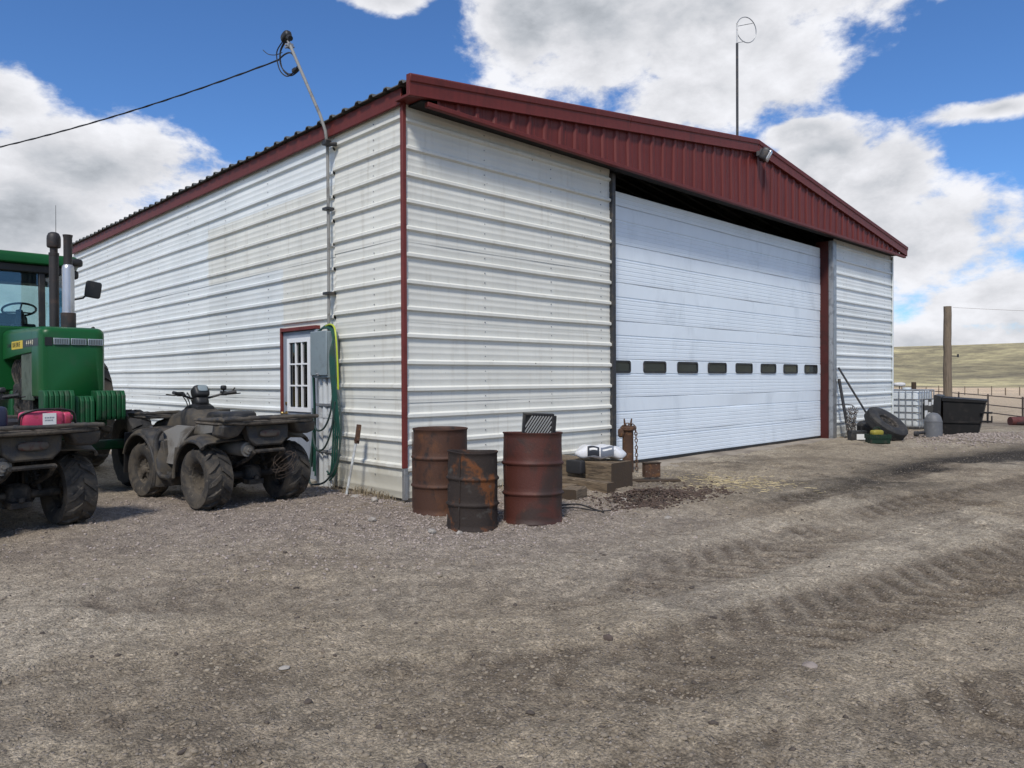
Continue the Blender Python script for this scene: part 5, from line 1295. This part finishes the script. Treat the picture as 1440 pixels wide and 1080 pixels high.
# nose and hood
mb = MB(); mb.loft([rr_ring(.0, -HW+.075, HW-.075, 1.20, 1.955, .06, .02), rr_ring(.018, -HW+.03, HW-.03, 1.19, 1.985, .07, .02), rr_ring(.075, -HW, HW, 1.19, 2.01, .08, .02), rr_ring(.20, -HW, HW, 1.19, 2.022, .085, .02), rr_ring(.42, -HW, HW, 1.19, 2.03, .085, .02)])
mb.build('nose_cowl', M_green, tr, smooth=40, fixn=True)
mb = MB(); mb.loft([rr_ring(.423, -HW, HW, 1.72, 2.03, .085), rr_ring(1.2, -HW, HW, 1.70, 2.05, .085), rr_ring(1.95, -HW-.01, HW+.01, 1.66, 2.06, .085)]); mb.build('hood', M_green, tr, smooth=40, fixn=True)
# grille lamps in a band across the nose
for k in range(3):
    x0 = -.215+k*.18
    mb = MB(); mb.box(x0, x0+.165, -.014, .03, 1.80, 1.878); fr_ = mb.build('lamp_frame', M_chrome, tr, bevel=.004)
    mb = MB(); mb.box(x0+.008, x0+.157, -.018, -.0145, 1.808, 1.870); mb.build('lamp_lens', M_boxgrey, fr_)
    mb = MB()
    for i in range(8): mb.box(x0+.012+.018*i, x0+.018+.018*i, -.021, -.0185, 1.81, 1.868)
    mb.build('lens_rib', M_dsteel, fr_)['kind'] = 'stuff'
mb = MB(); mb.box(-.30, -.225, -.006, .02, 1.79, 1.886); mb.build('badge_corner', M_dec, tr)
# stripe along each hood side: yellow panel, black number panel
for s in (-1, 1):
    mb = MB(); mb.box(s*(HW+.0005)-.002, s*(HW+.0005)+.002, .10, .86, 1.79, 1.88); mb.build('number_panel', M_dec, tr)
    mb = MB(); mb.box(s*(HW+.0005)-.003, s*(HW+.0005)+.003, .861, 1.93, 1.78, 1.882); mb.build('name_panel', M_yellow, tr)
def lettering(txt, size, loc, m, name, s):
    c = bpy.data.curves.new(name, 'FONT'); c.body = txt; c.size = size; c.extrude = .001; c.align_x = 'CENTER'; c.align_y = 'CENTER'
    c.materials.append(m); tmp = bpy.data.objects.new('tmp', c); COL.objects.link(tmp)
    me = bpy.data.meshes.new_from_object(tmp.evaluated_get(bpy.context.evaluated_depsgraph_get()))
    bpy.data.objects.remove(tmp); bpy.data.curves.remove(c)
    o = bpy.data.objects.new(name, me); COL.objects.link(o); o.parent = tr; o.location = loc
    o.rotation_euler = (math.pi/2, 0, -math.pi/2 if s < 0 else math.pi/2); return o
for s in (-1, 1):
    for word, sz, y0, step, m in (('4440', .085, .35, .095, M_letter), ('JOHN DEERE', .08, 1.02, .085, M_dec)):
        for k, ch in enumerate(word if s < 0 else word[::-1]):
            if ch != ' ':
                yy = y0+step*(len(word)-1-k) if s < 0 else y0+step*(len(word)-1-k)
                lettering(ch, sz, (s*(HW+.006), yy, 1.833), m, 'letter', s).scale = (1.35, 1, 1)
# side screens and engine
for s in (-1, 1):
    mb = MB(); mb.box(s*(HW-.025)-.012, s*(HW-.025)+.012, .425, 1.02, 1.14, 1.715); mb.build('side_screen', M_screen, tr, bevel=.008)
mb = MB(); mb.box(-.17, .17, .45, 1.95, 1.02, 1.68); mb.box(-.24, .24, .9, 1.9, .85, 1.15); mb.wob(.01, 5)
for k in range(6): mb.cyl((-.20, 1.05+.14*k, 1.45), (-.26, 1.05+.14*k, 1.40), .03, n=8)
mb.sup((-.24, 1.5, 1.25), (.08, .14, .11), .6, .6, 16, 10); mb.sup((-.26, 1.18, 1.30), (.06, .07, .14), .7, .8, 14, 8)
for k in range(7): mb.tube(bez([(-.26, 1.08+.1*k, 1.66), (-.30, 1.10+.1*k, 1.5), (-.27, 1.14+.08*k, 1.32)], 5), .010, 5)
mb.tube(bez([(-.18, 1.0, 1.0), (-.30, 1.2, .98), (-.28, 1.6, 1.02), (-.2, 1.9, 1.1)], 6), .028, 8); mb.build('engine', M_frame, tr, smooth=35)
mb = MB(); mb.box(-.14, .14, -.25, 1.2, .70, 1.02); mb.box(-.20, .20, .35, .85, .55, .78); mb.box(-.30, .30, -.18, .08, .84, 1.19); mb.build('front_frame', M_greend, tr, bevel=.01)
# suitcase weights
def weight(x, w, y0, y1, z0, z1):
    mb = MB(); mb.loft([[Vector((xx, y, z)) for y, z in ((y0+.03, z0), (y1, z0), (y1, z1), (y0+.05, z1), (y0, z1-.06), (y0, z0+.05))] for xx in (x, x+w)])
    mb.build('weight', M_greend, tr, bevel=.010, fixn=True)
wp = .052
for k in range(6): weight(-.405+wp*k, wp-.006, -.42, -.16, .915, 1.27)
for k in range(6): weight(.13+wp*k, wp-.006, -.42, -.16, .915, 1.26)
for k in range(4): weight(-.092+wp*k+.004, wp-.006, -.38, -.12, .66, 1.20)
# stacks on the hood
mb = MB(); mb.cyl((.035, 1.02, 2.0), (.035, 1.02, 2.98), .056, n=20); mb.build('intake_pipe', M_stack, tr)
mb = MB(); mb.lathe([(.058, 2.98), (.060, 3.0), (.060, 3.02), (.045, 3.025), (.045, 3.08), (.074, 3.09), (.080, 3.11), (.080, 3.20), (.076, 3.235), (.06, 3.27), (.035, 3.285), (0, 3.29)], 28, Matrix.Translation((.035, 1.02, 0))); mb.build('precleaner', M_stack, tr, smooth=40)
mb = MB(); mb.lathe([(.07, 2.0), (.076, 2.02), (.078, 2.22), (.074, 2.225), (.070, 2.26), (.071, 2.80), (.066, 2.84), (.05, 2.86)], 28, Matrix.Translation((.15, .84, 0))); mb.build('muffler', M_chrome, tr, smooth=40)
mb = MB(); mb.lathe([(.084, 2.0), (.086, 2.02), (.086, 2.24), (.08, 2.245)], 28, Matrix.Translation((.15, .84, 0))); mb.build('heat_shield', M_stack, tr)
mb = MB(); mb.lathe([(.050, 2.84), (.050, 3.20), (.056, 3.225), (.058, 3.24), (.050, 3.238), (.043, 3.18), (.042, 2.86)], 24, Matrix.Translation((.15, .84, 0))); mb.build('stack_pipe', M_stack, tr, smooth=40)
# cab
CF, CR = 1.98, 3.62
def pillar(p0, p1, w, d, name='pillar', m=M_black):
    mb = MB(); mb.bar(p0, p1, w, d, (0, 1, 0)); mb.build(name, m, tr, bevel=.01)
FWD = .46; RWD = .60
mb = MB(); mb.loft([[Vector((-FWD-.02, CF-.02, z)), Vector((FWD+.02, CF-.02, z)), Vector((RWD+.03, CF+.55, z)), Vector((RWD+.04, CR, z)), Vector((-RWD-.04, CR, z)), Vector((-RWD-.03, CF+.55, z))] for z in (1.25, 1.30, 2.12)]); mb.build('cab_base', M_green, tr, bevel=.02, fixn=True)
for s in (-1, 1):
    mb = MB(); mb.prism([(s*(FWD+.025), CF+.02, 1.36), (s*(RWD+.005), CF+.50, 1.36), (s*(RWD+.005), CF+.50, 2.02), (s*(FWD+.025), CF+.02, 2.02)], (s*.012, -.008, 0)); mb.build('cab_side_panel', M_black, tr, bevel=.006, fixn=True)
z0, z1 = 2.12, 2.86
pillar((-FWD, CF, z0), (-FWD, CF+.02, z1), .05, .05); pillar((FWD, CF, z0), (FWD, CF+.02, z1), .05, .05); pillar((.10, CF-.04, z0), (.10, CF-.02, z1), .075, .06)
for s in (-1, 1):
    pillar((s*RWD, CF+.56, z0), (s*RWD, CF+.56, z1), .05, .05); pillar((s*RWD, CR-.03, z0), (s*RWD, CR-.03, z1), .07, .07)
mb = MB(); mb.loft([[Vector((-FWD-.05, CF-.06, z)), Vector((FWD+.05, CF-.06, z)), Vector((RWD+.05, CF+.55, z)), Vector((RWD+.05, CR+.02, z)), Vector((-RWD-.05, CR+.02, z)), Vector((-RWD-.05, CF+.55, z))] for z in (2.861, 2.97)]); mb.build('cab_header', M_black, tr, bevel=.015, fixn=True)
mb = MB(); mb.box(-FWD+.02, FWD-.02, CF+.03, CF+.07, 2.72, 2.859); mb.build('sun_visor', M_black, tr)
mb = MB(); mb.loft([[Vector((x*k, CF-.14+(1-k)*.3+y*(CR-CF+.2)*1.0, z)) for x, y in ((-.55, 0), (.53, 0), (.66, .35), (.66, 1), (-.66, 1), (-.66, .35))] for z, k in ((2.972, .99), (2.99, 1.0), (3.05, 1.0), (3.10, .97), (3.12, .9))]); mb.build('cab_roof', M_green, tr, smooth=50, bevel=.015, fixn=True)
def pane(pts, name='window_pane'):
    mb = MB(); a = Vector(pts[0]); n_ = (Vector(pts[1])-a).cross(Vector(pts[2])-a).normalized()*.006
    mb.prism(pts, n_); mb.build(name, M_cabglass, tr)
pane([(-FWD+.027, CF+.006, z0), (.06, CF-.012, z0), (.06, CF+.0, z1), (-FWD+.027, CF+.02, z1)])
pane([(.14, CF-.012, z0), (FWD-.027, CF+.006, z0), (FWD-.027, CF+.02, z1), (.14, CF, z1)])
for s in (-1, 1):
    pane([(s*FWD+s*.02, CF+.04, z0), (s*RWD-s*.01, CF+.53, z0), (s*RWD-s*.01, CF+.53, z1), (s*FWD+s*.02, CF+.04, z1)])
    pane([(s*RWD, CF+.6, z0), (s*RWD, CR-.07, z0), (s*RWD, CR-.07, z1), (s*RWD, CF+.6, z1)])
pane([(-RWD+.04, CR-.03, z0), (RWD-.04, CR-.03, z0), (RWD-.04, CR-.03, z1), (-RWD+.04, CR-.03, z1)])
# controls and seat behind the glass
stw = part('steering_wheel', tr); stw.location = (-.03, CF+.66, 2.40); stw.rotation_euler = (math.radians(-22), 0, 0)
mb = MB(); mb.tube([(.205*math.cos(q), .205*math.sin(q), 0) for q in np.linspace(0, 2*math.pi, 36, endpoint=False)], .015, 8, True); mb.build('wheel_rim', M_black, stw)
mb = MB()
for k in range(3): q = 2*math.pi*k/3+.5; mb.tube([(0, 0, -.04), (.20*math.cos(q), .20*math.sin(q), 0)], .011, 6)
mb.cyl((0, 0, -.05), (0, 0, -.015), .045, n=14); mb.build('spoke', M_black, stw)
mb = MB(); mb.tube([(-.03, CF+.64, 2.37), (-.03, CF+.52, 2.12)], [.05, .075], 12); mb.box(-.16, .10, CF+.30, CF+.56, 2.12, 2.18); mb.build('column', M_black, tr, bevel=.02)
mb = MB(); mb.sup((.0, CF+1.15, 2.16), (.26, .25, .06), .5, .5, 20, 10); mb.build('seat', M_black, tr)
mb = MB(); mb.sup((.0, CF+1.38, 2.24), (.22, .06, .16), .5, .5, 20, 10); mb.build('backrest', M_black, tr)
# lamps, mirror and hand rail on the far side of the cab
mb = MB(); mb.tube([(.30, 1.60, 2.50), (.34, 1.45, 2.50), (.34, 1.42, 2.28)], .018, 8); mb.tube([(.34, 1.42, 2.28), (.34, 1.42, 2.95)], .018, 8); mb.build('lamp_bar', M_black, tr)
mb = MB(); mb.sup((.34, 1.36, 2.96), (.105, .12, .055), .5, .6, 18, 10); mb.sup((.34, 1.36, 2.80), (.06, .06, .06), .6, .6, 14, 8); mb.build('work_lamp', M_black, tr)
mb = MB(); mb.tube([(.34, 1.42, 2.47), (.46, 1.38, 2.50), (.52, 1.36, 2.58)], .012, 6); mb.build('mirror_arm', M_black, tr)
mb = MB(); mb.sup((0, 0, 0), (.10, .022, .115), .3, .35, 20, 8, Matrix.Translation((.575, 1.34, 2.62)) @ Matrix.Rotation(math.radians(8), 4, 'Y')); mb.build('mirror', M_black, tr)
mb = MB(); mb.tube(bez([(.40, .95, 1.35), (.42, .90, 1.75), (.42, .80, 2.00), (.405, .72, 2.06), (.36, .72, 2.02)], 6), .016, 8); mb.build('hand_rail', M_stack, tr)
mb = MB(); mb.cyl((.52, 3.0, 3.0), (.53, 3.02, 4.05), .006, .003, 6); mb.build('whip_aerial', M_dsteel, tr)
# axles and wheels
mb = MB(); mb.box(-.80, .80, .42, .60, .50, .62); mb.build('front_axle', M_greend, tr, bevel=.02)
mb = MB(); mb.box(-.85, .85, 2.95, 3.25, .78, 1.02); mb.box(-.28, .28, 1.9, 3.5, .62, 1.25); mb.build('rear_axle', M_greend, tr, bevel=.02)
for s in (-1, 1):
    wheel(tr, (s*.80, .5, .50), .50, .27, .24, 14, .03, M_rubber, M_frame, s, 'tractor', 5, .07)
    wheel(tr, (s*.90, 3.10, .90), .90, .46, .50, 20, .055, M_mudrub, M_yellow, s, 'tractor', 8, .12)
    mb = MB(); rings = []
    for k in range(13):
        q = math.radians(20+125*k/12); c = Vector((0, 3.10+.98*math.cos(q), .90+.98*math.sin(q)))
        rings.append([c+Vector((s*x, 0, 0))+Vector((0, math.cos(q), math.sin(q)))*h for x, h in ((.64, .02), (.84, .0), (.84, -.03), (.82, -.03), (.82, -.015), (.64, .005))])
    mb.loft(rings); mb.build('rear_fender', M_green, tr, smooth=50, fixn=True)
    mb = MB(); mb.box(s*.55-.16, s*.55+.16, 2.0, 2.4, .62, .65); mb.box(s*.55-.16, s*.55+.16, 2.0, 2.25, .98, 1.01); mb.build('step', M_frame, tr, bevel=.005)

# dry weeds and dead leaves gathered along the foot of the walls
def weeds(name, spots, m):
    mb = MB()
    for (x, y) in spots:
        z = float(yz(x, y)[0])
        for k in range(rng.randint(7, 14)):
            a = rng.uniform(0, 6.28); l = rng.uniform(.05, .17); t = rng.uniform(.25, 1.0)
            p = Vector((x+rng.uniform(-.05, .05), y+rng.uniform(-.04, .04), z-.01)); d = Vector((math.cos(a)*t, math.sin(a)*t, 1)).normalized()*l
            w = Vector((-math.sin(a), math.cos(a), 0))*.0035
            mb.add([p-w, p+w, p+d*.6+w*.8+Vector((0, 0, l*.05)), p+d*.6-w*.8+Vector((0, 0, l*.05)), p+d+Vector((math.cos(a), math.sin(a), -.6))*l*.25], [(0, 1, 2, 3), (3, 2, 4)])
    o = mb.build(name, m, smooth=0); o['kind'] = 'stuff'; return o
sp = [(rng.uniform(-.32, -.07), rng.uniform(-.05, 1.25)) for _ in range(34)]+[(rng.uniform(.1, 3.6), rng.uniform(-.26, -.08)) for _ in range(34)]
sp += [(rng.uniform(-.3, -.08), rng.uniform(3.0, 8.0)) for _ in range(40)]+[(rng.uniform(12.1, 15.6), rng.uniform(-.5, -.1)) for _ in range(40)]
weeds('dry_weeds', sp, M_twig)
lx = np.concatenate([nrng.uniform(-.5, -.08, 160), nrng.uniform(.1, 3.7, 120), nrng.uniform(12.1, 15.6, 90)]); ly = np.concatenate([nrng.uniform(-.2, 1.4, 160), nrng.uniform(-.4, -.08, 120), nrng.uniform(-.7, -.1, 90)])
scatter('wall_foot_debris', lx, ly, nrng.uniform(.008, .035, len(lx)), M_stone, .45, .3)
